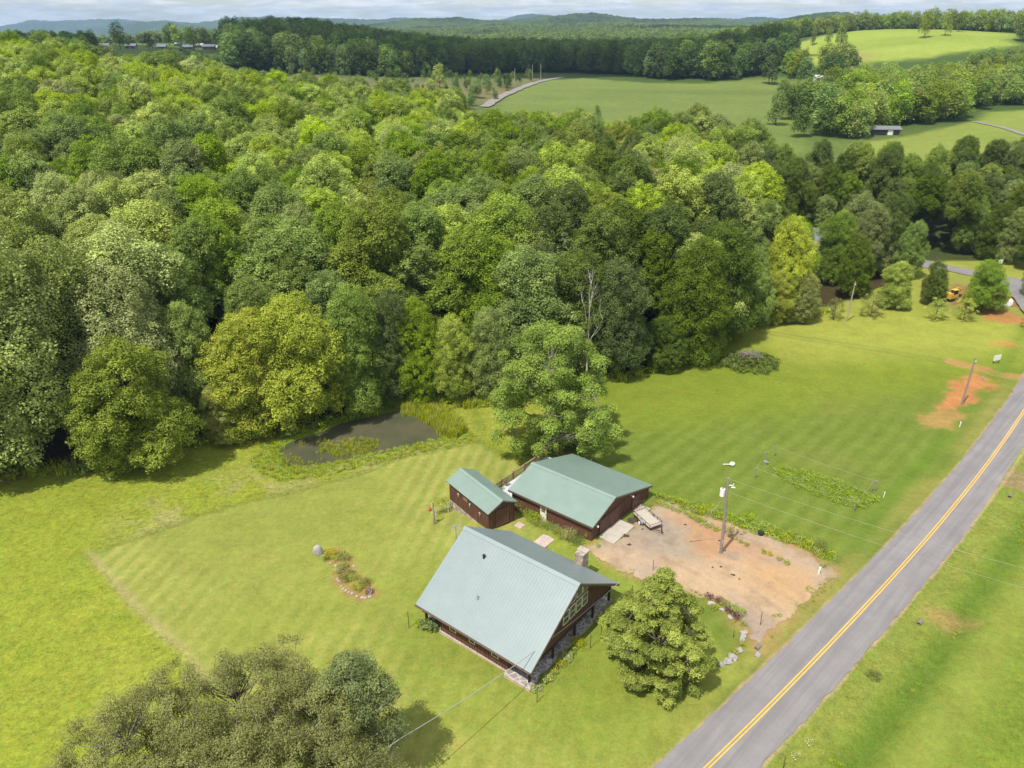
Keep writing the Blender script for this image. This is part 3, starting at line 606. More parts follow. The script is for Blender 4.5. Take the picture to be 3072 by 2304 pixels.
# ---------------------------------------------------------------- foliage
def leafquads(rng,c,n,size,asp=.62):
    k=len(c); n=n/(np.linalg.norm(n,axis=1,keepdims=True)+1e-9); r=rng.normal(size=(k,3)); t=np.cross(n,r); t/=np.linalg.norm(t,axis=1,keepdims=True)+1e-9; b=np.cross(n,t)
    s=size[:,None]; V=np.stack([c-t*s*.5,c-b*s*.5*asp,c+t*s*.5,c+b*s*.5*asp],1).reshape(-1,3); return V
def crown_mesh(name,lobes,leaf,per,mat,seed=0,up=.35,rnd=.75,hang=0,shell=.55,tintz=0):
    """lobes: list of (x,y,z,rx,rz). leaf faces fill a thick shell of every lobe, more on its upper side"""
    rng=np.random.default_rng(seed); Vs=[];T=[]
    for (lx,ly,lz,rx,rz) in lobes:
        k=max(6,int(per*rx*rx)); d=rng.normal(size=(k,3)); d/=np.linalg.norm(d,axis=1,keepdims=True)
        flip=(d[:,2]<-.25)&(rng.random(k)<.6); d[flip,2]*=-1
        rad=(shell+(1-shell)*rng.random(k)**.6)*(1+rng.normal(size=k)*.10)
        # clumpy surface on each lobe
        ph=rng.uniform(0,6.3,3); rad*=1+.14*np.sin(d[:,0]*5+ph[0])*np.sin(d[:,1]*5+ph[1])+.10*np.sin(d[:,2]*7+ph[2])
        c=np.array([lx,ly,lz])+d*rad[:,None]*np.array([rx,rx,rz])
        if hang: c[:,2]-=hang*rng.random(k)*(1-d[:,2])
        n=d*.8+rng.normal(size=(k,3))*rnd*.6+np.array([0,0,up])
        s=leaf*(.65+.7*rng.random(k)); Vs.append(leafquads(rng,c,n,s))
        T.append(np.repeat(np.clip(.5+.20*rng.normal()+.20*rng.normal(size=k),0,1),4))
    V=np.concatenate(Vs); F=np.arange(len(V)).reshape(-1,4); return np_mesh(name,V,F,mat,False,tint=np.concatenate(T))
def env_lobes(rng,H,R,z0,n,lr,prof,inner=.25,elong=1.25):
    out=[]; ga=2.39996
    for i in range(n):
        t=((i+.5)/n)**.85; a=i*ga+rng.uniform(-.4,.4); rr=prof(t)*R; q=rng.uniform(.72,1.0) if rng.random()>inner else rng.uniform(.2,.6)
        s=lr*rng.uniform(.7,1.3); rr=max(0,rr-s*.55)*q
        out.append((math.cos(a)*rr,math.sin(a)*rr,z0+(H-z0-s*elong*.7)*t+rng.uniform(-.3,.3),s,s*elong))
    return out
def dome_lobes(rng,H,R,z0,nsub,lr,elong=1.2):
    subs=[(rng.uniform(-.5,.5),rng.uniform(-.5,.5),H-R*.62,R*.60)]
    for k in range(nsub):
        t=(k+.5)/nsub; a=k*2.4+rng.uniform(-.5,.5); r=R*rng.uniform(.36,.56)*(1.1-.25*t); q=R*rng.uniform(.42,.70)*(1 if t<.7 else .75)
        subs.append((math.cos(a)*q,math.sin(a)*q,z0+r*.6+(H-z0-r*2.0)*t*rng.uniform(.85,1.05),r))
    out=[]; 
    for i,(x,y,z,r) in enumerate(subs):
        m=int(5.2*r*r/(lr*lr)*.62); off=rng.uniform(0,6)
        for j in range(m):
            w=1-1.5*(j+.5)/m; a=j*2.4+off; h=math.sqrt(max(0,1-w*w)); rr=r*rng.uniform(.78,1.08); c=(x+math.cos(a)*h*rr,y+math.sin(a)*h*rr,z+w*rr*elong)
            if any(k!=i and (c[0]-b[0])**2+(c[1]-b[1])**2+((c[2]-b[2])/elong)**2<(b[3]*.72)**2 for k,b in enumerate(subs)): continue
            sc_=lr*rng.uniform(.75,1.3); out.append((c[0],c[1],c[2],sc_,sc_*1.15))
    return out
P_dome=lambda t: (.62+.38*min(1,t/.4)) if t<.4 else math.sqrt(max(0,1-((t-.4)/.66)**2))
P_round=lambda t: math.sqrt(max(.02,1-((t-.45)/.56)**2))
P_cone=lambda t: .25+.75*(1-t)**.8 if t>.15 else .8
P_wide=lambda t: (.75+.25*t/.3) if t<.3 else math.sqrt(max(0,1-((t-.3)/.72)**2))
def trunk_mesh(name,H,r,limbs,mat,seed=0,spread=.5,fork=None,top=.8,low=.35):
    rg=random.Random(seed); mb=MB(); pts=[]; n=7; bx=by=0
    for i in range(n+1):
        t=i/n; pts.append((bx,by,H*top*t-.3)); bx+=rg.uniform(-.02,.02)*H*.3; by+=rg.uniform(-.02,.02)*H*.3
    mb.tube(pts,[r*(1.35 if i==0 else 1)*(1-.75*i/n) for i in range(n+1)],7)
    for k in range(limbs):
        t=rg.uniform(low,.95); i=min(n-1,int(t*n)); p=Vector(pts[i]).lerp(Vector(pts[i+1]),t*n-i); a=k*2.4+rg.uniform(-.4,.4); Ln=H*spread*rg.uniform(.5,1)*(1.15-t*.7)
        q=[p]; d=Vector((math.cos(a),math.sin(a),rg.uniform(.35,.9))).normalized()
        for s in range(4): 
            q.append(q[-1]+d*Ln/4); d=(d+Vector((rg.uniform(-.3,.3),rg.uniform(-.3,.3),rg.uniform(-.05,.3)))).normalized()
        rr=r*(1-t*.75)*.5; mb.tube(q,[rr,rr*.75,rr*.55,rr*.35,rr*.15],5)
        for _ in range(2):
            s=rg.choice((2,3)); d2=Vector((rg.uniform(-1,1),rg.uniform(-1,1),rg.uniform(.1,.8))).normalized(); e=q[s]+d2*Ln*.35; mb.tube([q[s],q[s].lerp(e,.5)+Vector((0,0,.1)),e],[rr*.4,rr*.25,rr*.08],4)
    me=bpy.data.meshes.new(name); me.from_pydata(mb.v,[],mb.f); me.materials.append(mat); me.polygons.foreach_set('use_smooth',[True]*len(me.polygons)); return me
# prototypes, unit crowns about 22 m tall
rng=np.random.default_rng(12)
PROT=[]
for k in range(7):   # tall closed-canopy broadleaf trees
    lob=dome_lobes(rng,22+rng.uniform(-1,1),4.3+.3*(k%3),(8,9.5,7)[k%3],(7,9,6,8)[k%4],.80,(1.35,1.15,1.5)[k%3]); print('lobes',len(lob))
    PROT.append(('b',crown_mesh('crown_broadleaf',lob,.225,430,M['mid'],100+k,.85,.7),trunk_mesh('trunk_broadleaf',22,.28,6,M['bark'],k,.22,low=.5)))
for k in range(3):   # edge trees clothed almost to the ground
    lob=dome_lobes(rng,18,5.0,.8,(15,18,13)[k],.88,(1.2,1.1,1.3)[k]); print('lobes',len(lob))
    PROT.append(('e',crown_mesh('crown_full',lob,.20,450,M['mid'],200+k,.7,.75),trunk_mesh('trunk_full',18,.30,9,M['bark'],40+k,.3,low=.25)))
for k in range(3):
    lob=env_lobes(rng,6,3.2,.9,34,.62,(P_wide,P_round,P_dome)[k],.25,.75)
    PROT.append(('s',crown_mesh('crown_small',lob,.20,210,M['mid'],250+k,.7,.8,.15,.35),trunk_mesh('trunk_small',6,.13,9,M['bark'],80+k,.42,low=.2)))
def pine_mesh(name,H,R,leaf,seed,mat,layers=13):
    rg=np.random.default_rng(seed); Vs=[];T=[]
    for i in range(layers):
        t=i/(layers-1); z=H*(.22+.76*t); rr=R*(1-t)**.75*rg.uniform(.75,1.1)+.35; nb=7 if t<.8 else 4
        for b in range(nb):
            a=b*2*math.pi/nb+i*1.1+rg.uniform(-.3,.3); k=int(34*rr/R)+14; s=rg.random(k)**.7; w=rg.normal(size=k)*.28*rr*.5*s
            c=np.stack([np.cos(a)*s*rr-np.sin(a)*w,np.sin(a)*s*rr+np.cos(a)*w,z-.1*s*rr+.35*s**2*rr*.3+rg.normal(size=k)*.12],1)
            n=np.tile([0,0,1.],(k,1))+rg.normal(size=(k,3))*.55; Vs.append(leafquads(rg,c,n,leaf*(.7+.6*rg.random(k)),.5)); T.append(np.repeat(np.clip(.35+.5*s+.15*rg.normal(size=k),0,1),4))
    V=np.concatenate(Vs); return np_mesh(name,V,np.arange(len(V)).reshape(-1,4),mat,False,tint=np.concatenate(T))
for k in range(2): PROT.append(('p',pine_mesh('crown_pine',23,4.2,.55,300+k,M['pine'],17),trunk_mesh('trunk_pine',23,.25,4,M['bark'],60+k,.12,top=.95,low=.5)))
NB=[i for i,p in enumerate(PROT) if p[0]=='b']; NE=[i for i,p in enumerate(PROT) if p[0]=='e']; NP=[i for i,p in enumerate(PROT) if p[0]=='p']; NS=[i for i,p in enumerate(PROT) if p[0]=='s']
# light versions for far woods
FARP=[]
for k in range(5):
    lob=dome_lobes(rng,18,5.2,2.0,(6,8,5,9,7)[k],1.5,(1.3,1.1,1.2,1.4,1.6)[k])
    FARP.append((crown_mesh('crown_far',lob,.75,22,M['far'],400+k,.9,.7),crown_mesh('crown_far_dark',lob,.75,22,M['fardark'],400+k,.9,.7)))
VF=[]
for k in range(3):
    lob=env_lobes(rng,16,5.5,2,12,2.6,(P_dome,P_round,P_wide)[k],.15,1.1); VF.append(crown_mesh('crown_distant',lob,1.9,5,M['plateau'],500+k,.9,.7))
def tree(name,x,y,proto,H,Rs,tone,label,cat='tree',group=None,rz=None,z=None,lean=0):
    kind,cm,tm=PROT[proto]; base={'b':22,'e':18,'p':23,'s':6}[kind]; s=H/base
    e=empty(name,(x,y,H1(x,y)-.1 if z is None else z),random.uniform(0,6.28) if rz is None else rz,label,cat,group,(s*Rs,s*Rs,s))
    c=mobj('crown',cm,e); 
    if tone: c.material_slots[0].link='OBJECT'; c.material_slots[0].material=M[tone]
    mobj('trunk',tm,e); return e
def hexpts(x0,x1,y0,y1,d,seed,jit=.3):
    rg=np.random.default_rng(seed); pts=[]; r=0; yy=y0
    while yy<y1:
        xx=np.arange(x0+(r%2)*d/2,x1,d); pts.append(np.column_stack([xx+rg.uniform(-jit,jit,len(xx))*d,yy+rg.uniform(-jit,jit,len(xx))*d])); yy+=d*.866; r+=1
    return np.concatenate(pts)
def project(x,y,z):
    dep=y*math.cos(PITCH)-(z-CH)*math.sin(PITCH); up=y*math.sin(PITCH)+(z-CH)*math.cos(PITCH)
    return (1536+FPX*x/dep)/1.38879,(1152-FPX*up/dep)/1.38879
random.seed(11)
# hand-placed edge trees -------------------------------------------------
def edge(u,v,H,Rs,tone,label,proto=None,name='broadleaf_tree',back=0):
    x,y=pt(u,v); y+=back; return tree(name,x,y,(NS if H<7 else NE)[proto if proto is not None else random.randrange(3)],H,Rs*(.58 if H<7 else 1),tone,label)
HAND=[]
def he(*a,**k):
    o=edge(*a,**k); HAND.append((o.location.x,o.location.y,k.get('clear',0) if False else 4.5)); return o
he(60,1000,30,1.05,'silver','huge silvery green tree at the left end of the forest edge',0)
he(-45,1010,28,1.05,'grey','tall grey-green tree cut by the left picture edge at the forest edge',1)
he(160,985,26,.95,'grey','tall dark grey-green tree behind the grey-green tree standing out on the meadow',1,back=4)
he(305,1012,16.5,1.3,'grey','grey-green tree standing forward of the forest on the meadow, left of the pond',2)
he(490,948,8.5,1.3,'olive','small loose olive tree on the meadow between the forest edge and the pond',1,name='small_tree')
he(560,925,17,1.3,'yellow','big yellow-green tree on the left bank above the pond',0)
he(665,915,18.5,1.2,'yellow','tall golden-green tree leaning over the pond, right of the big yellow one',2)
he(775,888,19,.9,'mid','fresh green tree on the far bank of the pond',1)
he(845,868,17,.8,'dark','narrow dark tree by the far right end of the pond',0)
he(905,862,15,.95,'mid','bushy green tree just right of the pond at the forest edge',2)
he(985,862,13,.95,'bright','low bright green tree behind the bare fallen branches',1,name='small_tree')
he(1065,858,14,1.0,'grey','grey-green vine-hung tree left of the big lawn tree',0)
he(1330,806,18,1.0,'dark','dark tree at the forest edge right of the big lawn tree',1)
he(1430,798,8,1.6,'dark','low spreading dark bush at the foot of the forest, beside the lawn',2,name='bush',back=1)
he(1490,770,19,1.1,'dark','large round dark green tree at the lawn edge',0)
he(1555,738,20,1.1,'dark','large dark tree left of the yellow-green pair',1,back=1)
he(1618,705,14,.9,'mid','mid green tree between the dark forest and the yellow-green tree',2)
he(1700,690,18,.92,'lime','tall lime-yellow tree standing out at the right end of the forest edge',0,back=3)
he(1668,694,9.5,1.4,'yellow','low yellow-green tree at the foot of the tall lime one',1,name='small_tree')
he(1728,692,8.5,1.4,'olive','half-dry olive tree with brownish twigs beside the lime tree',2,name='small_tree')
he(1800,690,4.5,1.4,'brownol','thin greyish bush on the lawn left of the far bare pole',1,name='bush')
he(1880,684,4.8,1.9,'olive','round weeping willow on the lawn just right of the far pole',0,name='willow_tree')
he(1925,664,9,1.25,'bright','bright green round tree behind the weeping willow',1)
he(2010,658,8.5,.95,'dark','dark upright cone-shaped tree left of the yellow digger',0)
he(2020,690,4.2,2.0,'bright','low layered bright tree in front of the dark cone-shaped tree',2,name='small_tree')
he(2080,692,4.6,1.7,'lime','small lime-green tree on the lawn before the round mid-green tree',1,name='small_tree')
he(2118,672,9.5,1.35,'mid','broad round tree on the red clay yard beside the digger',2)
he(2232,640,12,.8,'grey','grey-green tree cut by the right picture edge beside the side road',1)
he(2232,708,4.5,1.8,'olive','small olive bush at the right picture edge above the red clay',1,name='bush')
he(1835,640,12,1.0,'dark','dark tree behind the far pole at the forest corner',0)
he(1955,600,12,.9,'mid','mid green tree left of the side road bend',0)
he(1790,610,15,1.0,'mid','mid green tree directly right of the grey roofed house',1)
he(1860,600,15,1.1,'grey','broad grey-green tree right of the grey roofed house, in front of the stream woods',2)
he(1905,585,17,1.0,'dark','tall dark tree left of the shaded side road',0)
he(2175,572,13,1.0,'dark','dark tree across the side road junction, left of the road sign',0,back=6)
he(2215,580,12,1.1,'grey','grey-green tree across the side road at the right picture edge',1,back=6)
he(2120,560,13,1.1,'mid','mid green tree across the side road behind the digger tree',2,back=6)
he(2270,600,13,1.1,'dark','dark tree across the side road just past the right edge',0,back=6)
# forest canopy, scattered ----------------------------------------------
pts=hexpts(-330,190,60,360,6.9,5)
keep=[]
for poly in (FOREST,STREAM):
    d=sdf(pts[:,0],pts[:,1],poly); keep.append((d<-2.5))
pts=pts[keep[0]|keep[1]]
hx,hy=PL((1765,560))[0]; Hh=np.array(HAND)
dm=np.min(np.hypot(pts[:,0][:,None]-Hh[:,0],pts[:,1][:,None]-Hh[:,1]),axis=1); pts=pts[dm>4.6]
pts=pts[pdist(pts[:,0],pts[:,1],RD2)>6]
HSX,HSY=Pz(1768,545,0.)
pts=pts[(np.hypot(pts[:,0]-HSX,pts[:,1]-HSY-1)>10)]
# sight line that opens the canopy towards the grey roof
g0=Pz(1762,610,0.); pts=pts[pdist(pts[:,0],pts[:,1],[(HSX,HSY),g0])>7]
# a gap in the front canopy where bare trunks show
gapx,gapy=uX(470,108,5),108; pts=pts[np.hypot((pts[:,0]-gapx),(pts[:,1]-gapy))>6.0]
zs=hgt(pts[:,0],pts[:,1]); uu=[];vv=[]
for (px,py),pz in zip(pts,zs):
    a,b=project(px,py,pz+18); uu.append(a); vv.append(b)
uu=np.array(uu); vv=np.array(vv); inv=(uu>-90)&(uu<2300)
pts=pts[inv]; zs=zs[inv]; uu=uu[inv]; vv=vv[inv]
order=np.argsort(np.hypot(pts[:,0],pts[:,1])); pts=pts[order]; zs=zs[order]; uu=uu[order]; vv=vv[order]
rg=np.random.default_rng(8); stuffF=[]
ZN={}
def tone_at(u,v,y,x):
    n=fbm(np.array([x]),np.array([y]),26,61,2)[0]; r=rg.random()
    if u>1640: return 'dark' if r<.6 else ('grey' if r<.8 else 'mid')  # darker leaf tones stand in for shade over the stream woods
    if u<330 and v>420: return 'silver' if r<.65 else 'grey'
    if v<300 and u<1300: return 'bright' if r<.72 else ('silver' if r<.80 else ('mid' if r<.995 else 'yellow'))  # brighter leaf tones paint in how the sun catches the crest
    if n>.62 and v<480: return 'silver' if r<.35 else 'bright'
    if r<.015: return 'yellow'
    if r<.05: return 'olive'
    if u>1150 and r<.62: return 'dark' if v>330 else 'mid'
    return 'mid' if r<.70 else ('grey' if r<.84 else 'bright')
adj={'mid':'mid green','bright':'bright green','dark':'dark green','grey':'grey-green','silver':'pale silvery green','olive':'dull olive','yellow':'yellow-green','pine':'feathery blue-green pine'}
def zone(u,v):
    a='far left' if u<370 else ('left' if u<740 else ('middle' if u<1110 else ('centre-right' if u<1480 else ('right end' if u<1750 else 'shaded stream woods beside the side road'))))
    b='front row' if v>560 else ('lower slope' if v>400 else ('middle slope' if v>250 else 'upper slope'))
    if u>=1750: return 'in the shaded woods along the side road'
    return f'in the hillside forest, {a} part, {b}'
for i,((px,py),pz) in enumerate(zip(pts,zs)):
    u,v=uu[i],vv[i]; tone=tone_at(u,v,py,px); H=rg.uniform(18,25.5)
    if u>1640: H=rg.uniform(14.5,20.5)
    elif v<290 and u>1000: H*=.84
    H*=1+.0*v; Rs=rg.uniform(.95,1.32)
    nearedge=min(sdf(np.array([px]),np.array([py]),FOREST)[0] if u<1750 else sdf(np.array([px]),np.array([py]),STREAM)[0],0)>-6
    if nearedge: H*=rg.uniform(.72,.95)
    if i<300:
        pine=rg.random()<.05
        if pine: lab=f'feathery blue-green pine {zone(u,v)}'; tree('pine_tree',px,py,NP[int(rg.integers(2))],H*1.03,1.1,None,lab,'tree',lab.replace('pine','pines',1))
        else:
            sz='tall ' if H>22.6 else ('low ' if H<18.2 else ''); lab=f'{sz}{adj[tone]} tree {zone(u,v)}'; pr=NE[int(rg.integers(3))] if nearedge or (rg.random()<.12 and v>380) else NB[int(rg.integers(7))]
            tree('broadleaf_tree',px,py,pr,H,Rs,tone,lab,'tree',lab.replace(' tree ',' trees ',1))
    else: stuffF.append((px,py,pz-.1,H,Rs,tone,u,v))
print('forest total',len(pts),'stuff',len(stuffF))
def scatter(name,arr,meshes_src,label,cat,baseH,seed=0,kind='stuff'):
    """arr rows: x,y,z,H,Rs,idx ; one object that holds many crowns through geometry nodes"""
    arr=np.array(arr,dtype=float); rg=np.random.default_rng(seed); me=bpy.data.meshes.new(name); me.vertices.add(len(arr)); me.vertices.foreach_set('co',arr[:,:3].astype(np.float32).ravel())
    s=arr[:,3]/baseH; a=me.attributes.new('scl','FLOAT_VECTOR','POINT'); a.data.foreach_set('vector',np.stack([s*arr[:,4],s*arr[:,4],s],1).astype(np.float32).ravel())
    a=me.attributes.new('rot','FLOAT_VECTOR','POINT'); q=np.zeros((len(arr),3),dtype=np.float32); q[:,2]=rg.uniform(0,6.28,len(arr)); a.data.foreach_set('vector',q.ravel())
    a=me.attributes.new('idx','INT','POINT'); a.data.foreach_set('value',arr[:,5].astype(np.int32))
    o=mobj(name,me); ng=bpy.data.node_groups.new(name+'_nodes','GeometryNodeTree'); ng.interface.new_socket('Geometry',in_out='INPUT',socket_type='NodeSocketGeometry'); ng.interface.new_socket('Geometry',in_out='OUTPUT',socket_type='NodeSocketGeometry')
    gi=ng.nodes.new('NodeGroupInput'); go=ng.nodes.new('NodeGroupOutput'); iop=ng.nodes.new('GeometryNodeInstanceOnPoints'); jn=ng.nodes.new('GeometryNodeJoinGeometry')
    for src in reversed(meshes_src):
        oi=ng.nodes.new('GeometryNodeObjectInfo'); oi.inputs['Object'].default_value=src; oi.transform_space='ORIGINAL'; g2=ng.nodes.new('GeometryNodeGeometryToInstance'); ng.links.new(oi.outputs['Geometry'],g2.inputs[0]); ng.links.new(g2.outputs[0],jn.inputs[0])
    def na(nm,ty):
        n=ng.nodes.new('GeometryNodeInputNamedAttribute'); n.data_type=ty; n.inputs['Name'].default_value=nm; return n.outputs['Attribute']
    e2r=ng.nodes.new('FunctionNodeEulerToRotation'); ng.links.new(na('rot','FLOAT_VECTOR'),e2r.inputs[0])
    ng.links.new(gi.outputs[0],iop.inputs['Points']); ng.links.new(jn.outputs[0],iop.inputs['Instance']); iop.inputs['Pick Instance'].default_value=True
    ng.links.new(na('idx','INT'),iop.inputs['Instance Index']); ng.links.new(e2r.outputs[0],iop.inputs['Rotation']); ng.links.new(na('scl','FLOAT_VECTOR'),iop.inputs['Scale'])
    ng.links.new(iop.outputs[0],go.inputs[0]); md=o.modifiers.new('scatter','NODES'); md.node_group=ng
    return tag(o,label,cat,kind=kind)
# the source crowns are those of trees that stand in view
def src_tree(name,u,v,mesh,H,baseH,label,Rs=1,y=None,tm=None):
    x_,y_=pt(u,v) if y is None else (uX(u,y,10),y)
    e=empty(name,(x_,y_,H1(x_,y_)-.1),0,label,'tree',None,(H/baseH*Rs,H/baseH*Rs,H/baseH)); c=mobj('crown',mesh,e); mobj('trunk',PROT[NE[0]][2],e); return c
def with_mat(me,mat,name): m2=me.copy(); m2.name=name; m2.materials.clear(); m2.materials.append(M[mat]); return m2
tones=['bright','mid','silver','grey','dark','yellow','olive']
TS=[]; tmap={}
for ti,tn in enumerate(tones):
    for k in range(2):
        m2=with_mat(PROT[NB[(ti*2+k)%7]][1],tn,'crown_'+adj[tn].replace(' ','_').replace('-','_')); i=len(stuffF)-1-(ti*2+k)*7
        px,py,pz,H,Rs,_,u,v=stuffF.pop(i); e=empty('broadleaf_tree',(px,py,pz),1.0,f'{adj[tn]} tree near the hill crest, {("fuller","slimmer")[k]} one','tree',None,(H/22*Rs,H/22*Rs,H/22)); TS.append(mobj('crown',m2,e)); mobj('trunk',PROT[NB[k]][2],e); tmap.setdefault(tn,[]).append(len(TS)-1)
scatter('forest',[(a[0],a[1],a[2],a[3],a[4],tmap.get(a[5],tmap['mid'])[j%2]) for j,a in enumerate(stuffF)],TS,'unbroken green canopy covering the upper hillside behind the nearer trees','forest',22,3)
# ---- distant woods
FS=[]; FD=[]
spots=[(420,112,15),(385,100,17),(2085,228,13),(1960,262,12),(1835,300,12)]
lf=['round tree in the hillside pasture left of the dark wood','broad tree on the hut pasture near the crest','round tree at the edge of the shed field by the farm track','tree at the rear edge of the shed field','tree just left of the open field shed']
for (u,v,H),m_,l_ in zip(spots,FARP,lf): FS.append(src_tree('field_tree',u,v,m_[0],H,18,l_))
spots=[(1660,182,17),(1735,186,17),(1785,192,20),(875,205,10),(1075,186,9)]
lf=['dark tree at the right end of the wood behind the green field','dark tree at the top right corner of the green field','tall dark tree right of the white house behind the green field','dark round tree alone in the scrubby pasture','small dark tree beside the gravel road']
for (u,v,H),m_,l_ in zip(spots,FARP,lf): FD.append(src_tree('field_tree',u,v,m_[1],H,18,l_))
def fill(poly,d,seed,Hr,y0=None,nid=5,Rr=(.9,1.25),excl=(),jit=.34):
    P=np.array(poly); q=hexpts(P[:,0].min(),P[:,0].max(),P[:,1].min(),P[:,1].max(),d,seed,jit); q=q[sdf(q[:,0],q[:,1],poly)<0]
    for e_ in excl: q=q[sdf(q[:,0],q[:,1],e_)>3]
    # keep what the wider view can see
    k=np.abs(q[:,0])<q[:,1]*1.0+40; q=q[k]
    z=hgt(q[:,0],q[:,1]); r=np.random.default_rng(seed); n=len(q)
    return list(zip(q[:,0],q[:,1],z-.2,r.uniform(*Hr,n),r.uniform(*Rr,n),r.integers(0,nid,n)))
DW=PL((485,105),(492,150),(560,150),(650,160),(850,166),(960,163),(1060,160),(1180,158),(1230,156))+[pt(1430,171),pt(1560,176),pt(1665,160),hp(1700,590),hp(1700,760),hp(1400,860),hp(1000,900),hp(750,860),hp(580,800),hp(500,700)]
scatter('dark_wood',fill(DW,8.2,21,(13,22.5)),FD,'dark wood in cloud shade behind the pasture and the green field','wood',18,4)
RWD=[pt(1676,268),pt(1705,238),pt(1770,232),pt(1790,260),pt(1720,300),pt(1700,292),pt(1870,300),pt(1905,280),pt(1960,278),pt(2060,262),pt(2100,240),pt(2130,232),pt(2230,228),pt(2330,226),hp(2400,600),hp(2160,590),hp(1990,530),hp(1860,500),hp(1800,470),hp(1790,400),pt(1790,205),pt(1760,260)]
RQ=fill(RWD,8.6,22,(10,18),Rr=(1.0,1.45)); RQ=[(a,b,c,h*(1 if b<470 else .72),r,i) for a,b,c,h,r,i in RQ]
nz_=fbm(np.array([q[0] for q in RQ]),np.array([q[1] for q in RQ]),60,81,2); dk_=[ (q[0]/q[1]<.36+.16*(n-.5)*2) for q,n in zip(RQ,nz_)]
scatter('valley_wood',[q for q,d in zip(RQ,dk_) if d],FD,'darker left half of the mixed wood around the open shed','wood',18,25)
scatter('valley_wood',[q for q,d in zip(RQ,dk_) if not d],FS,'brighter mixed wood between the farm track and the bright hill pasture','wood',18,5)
CRW=[hp(1560,830),hp(1800,870),hp(2000,880),hp(2200,760),hp(2170,640),hp(2420,640),hp(2600,1100),hp(1500,1100)]
XW=PL((1690,165),(1700,152),(1745,146),(1800,148),(1845,156),(1830,172),(1800,186),(1785,176),(1755,150),(1740,172),(1700,176))
scatter('valley_wood',fill(XW,8.5,31,(12,18)),FD[:2]+FS[:3],'mixed trees between the top of the green field and the bright hill','wood',18,15)
scatter('pasture_scrub',fill(PAST,17,37,(2,6.5)),FD,'scattered scrub bushes in the rough pasture','scrub',18,35)
scatter('crest_wood',fill(CRW,10,23,(14,20)),FS,'line of woods along the crest above the bright hill pasture','wood',18,6)
LW=[hp(-300,400),hp(130,430),hp(215,500),hp(235,600),hp(120,640),hp(-400,640)]
scatter('left_wood',fill(LW,8,24,(8,12)),FD,'dark wooded rise beyond the forest crest at the left picture edge','wood',18,7)
HB=[hp(350,488),hp(485,500),hp(490,545),hp(400,540),hp(350,525)]
scatter('hedge_wood',fill(HB,7.5,27,(6,9)),FD,'dark band of trees below the huts on the left hill','wood',18,17)
VS=[]
for k,(u,v) in enumerate(((1210,97),(1245,90),(1520,92))): VS.append(src_tree('distant_tree',u,v,VF[k],15,16,('distant tree left of the white farmhouse in the clearing','distant tree right of the white farmhouse in the clearing','distant tree on the wooded plateau beyond the green field')[k],y=(1120,1150,1100)[k]))
CLR=[[hp(1440,1500),hp(1560,1480),hp(1590,1600),hp(1430,1620)],[hp(780,1350),hp(880,1330),hp(900,1440),hp(770,1450)],[hp(1600,1180),hp(1680,1170),hp(1690,1260),hp(1590,1260)],[hp(1130,2350),hp(1230,2350),hp(1240,2560),hp(1120,2560)],[hp(1130,940),hp(1240,940),hp(1240,1130),hp(1120,1130)],[hp(1010,1850),hp(1075,1850),hp(1080,2150),hp(1000,2150)]]
PLT=[hp(500,860),hp(1000,920),hp(1400,880),hp(1640,800),hp(1500,1100),hp(2500,1110),hp(2700,2000),hp(2400,2900),hp(200,2900),hp(-100,1000)]
scatter('plateau_wood',fill(PLT,13,25,(12,19),nid=3,excl=CLR),VS,'rolling woods stretching away to the far ridges','wood',16,8)
# ---------------------------------------------------------------- buildings
def gable_roof(mb,e0,e1,sl,sr,zl,zr_,zt,th=.12,ribs=.3,rib=True,over=0):
    for s,z in ((-sl,zl),(sr,zr_)):
        d=1 if s>0 else -1; n=6; 
        top=[(0,zt),(s,z)]
        mb.prism([(0,zt),(s,z),(s,z-th),(0,zt-th)],e0,e1,'x')
        if rib:
            k=int((e1-e0)/ribs)
            for i in range(k+1):
                x=e0+.03+i*(e1-e0-.06)/k; mb.prism([(d*.02,zt+.010),(s,z+.010),(s,z-.0),(d*.02,zt-.0)],x-.014,x+.014,'x')
    a=.30; mz=lambda s:(zt+(zl-zt)*abs(s)/sl) if s<0 else (zt+(zr_-zt)*s/sr)
    mb.prism([(-a,mz(-a)+.05),(0,zt+.07),(a,mz(a)+.05),(a,mz(a)+.015),(0,zt+.02),(-a,mz(-a)+.015)],e0-.02,e1+.02,'x')
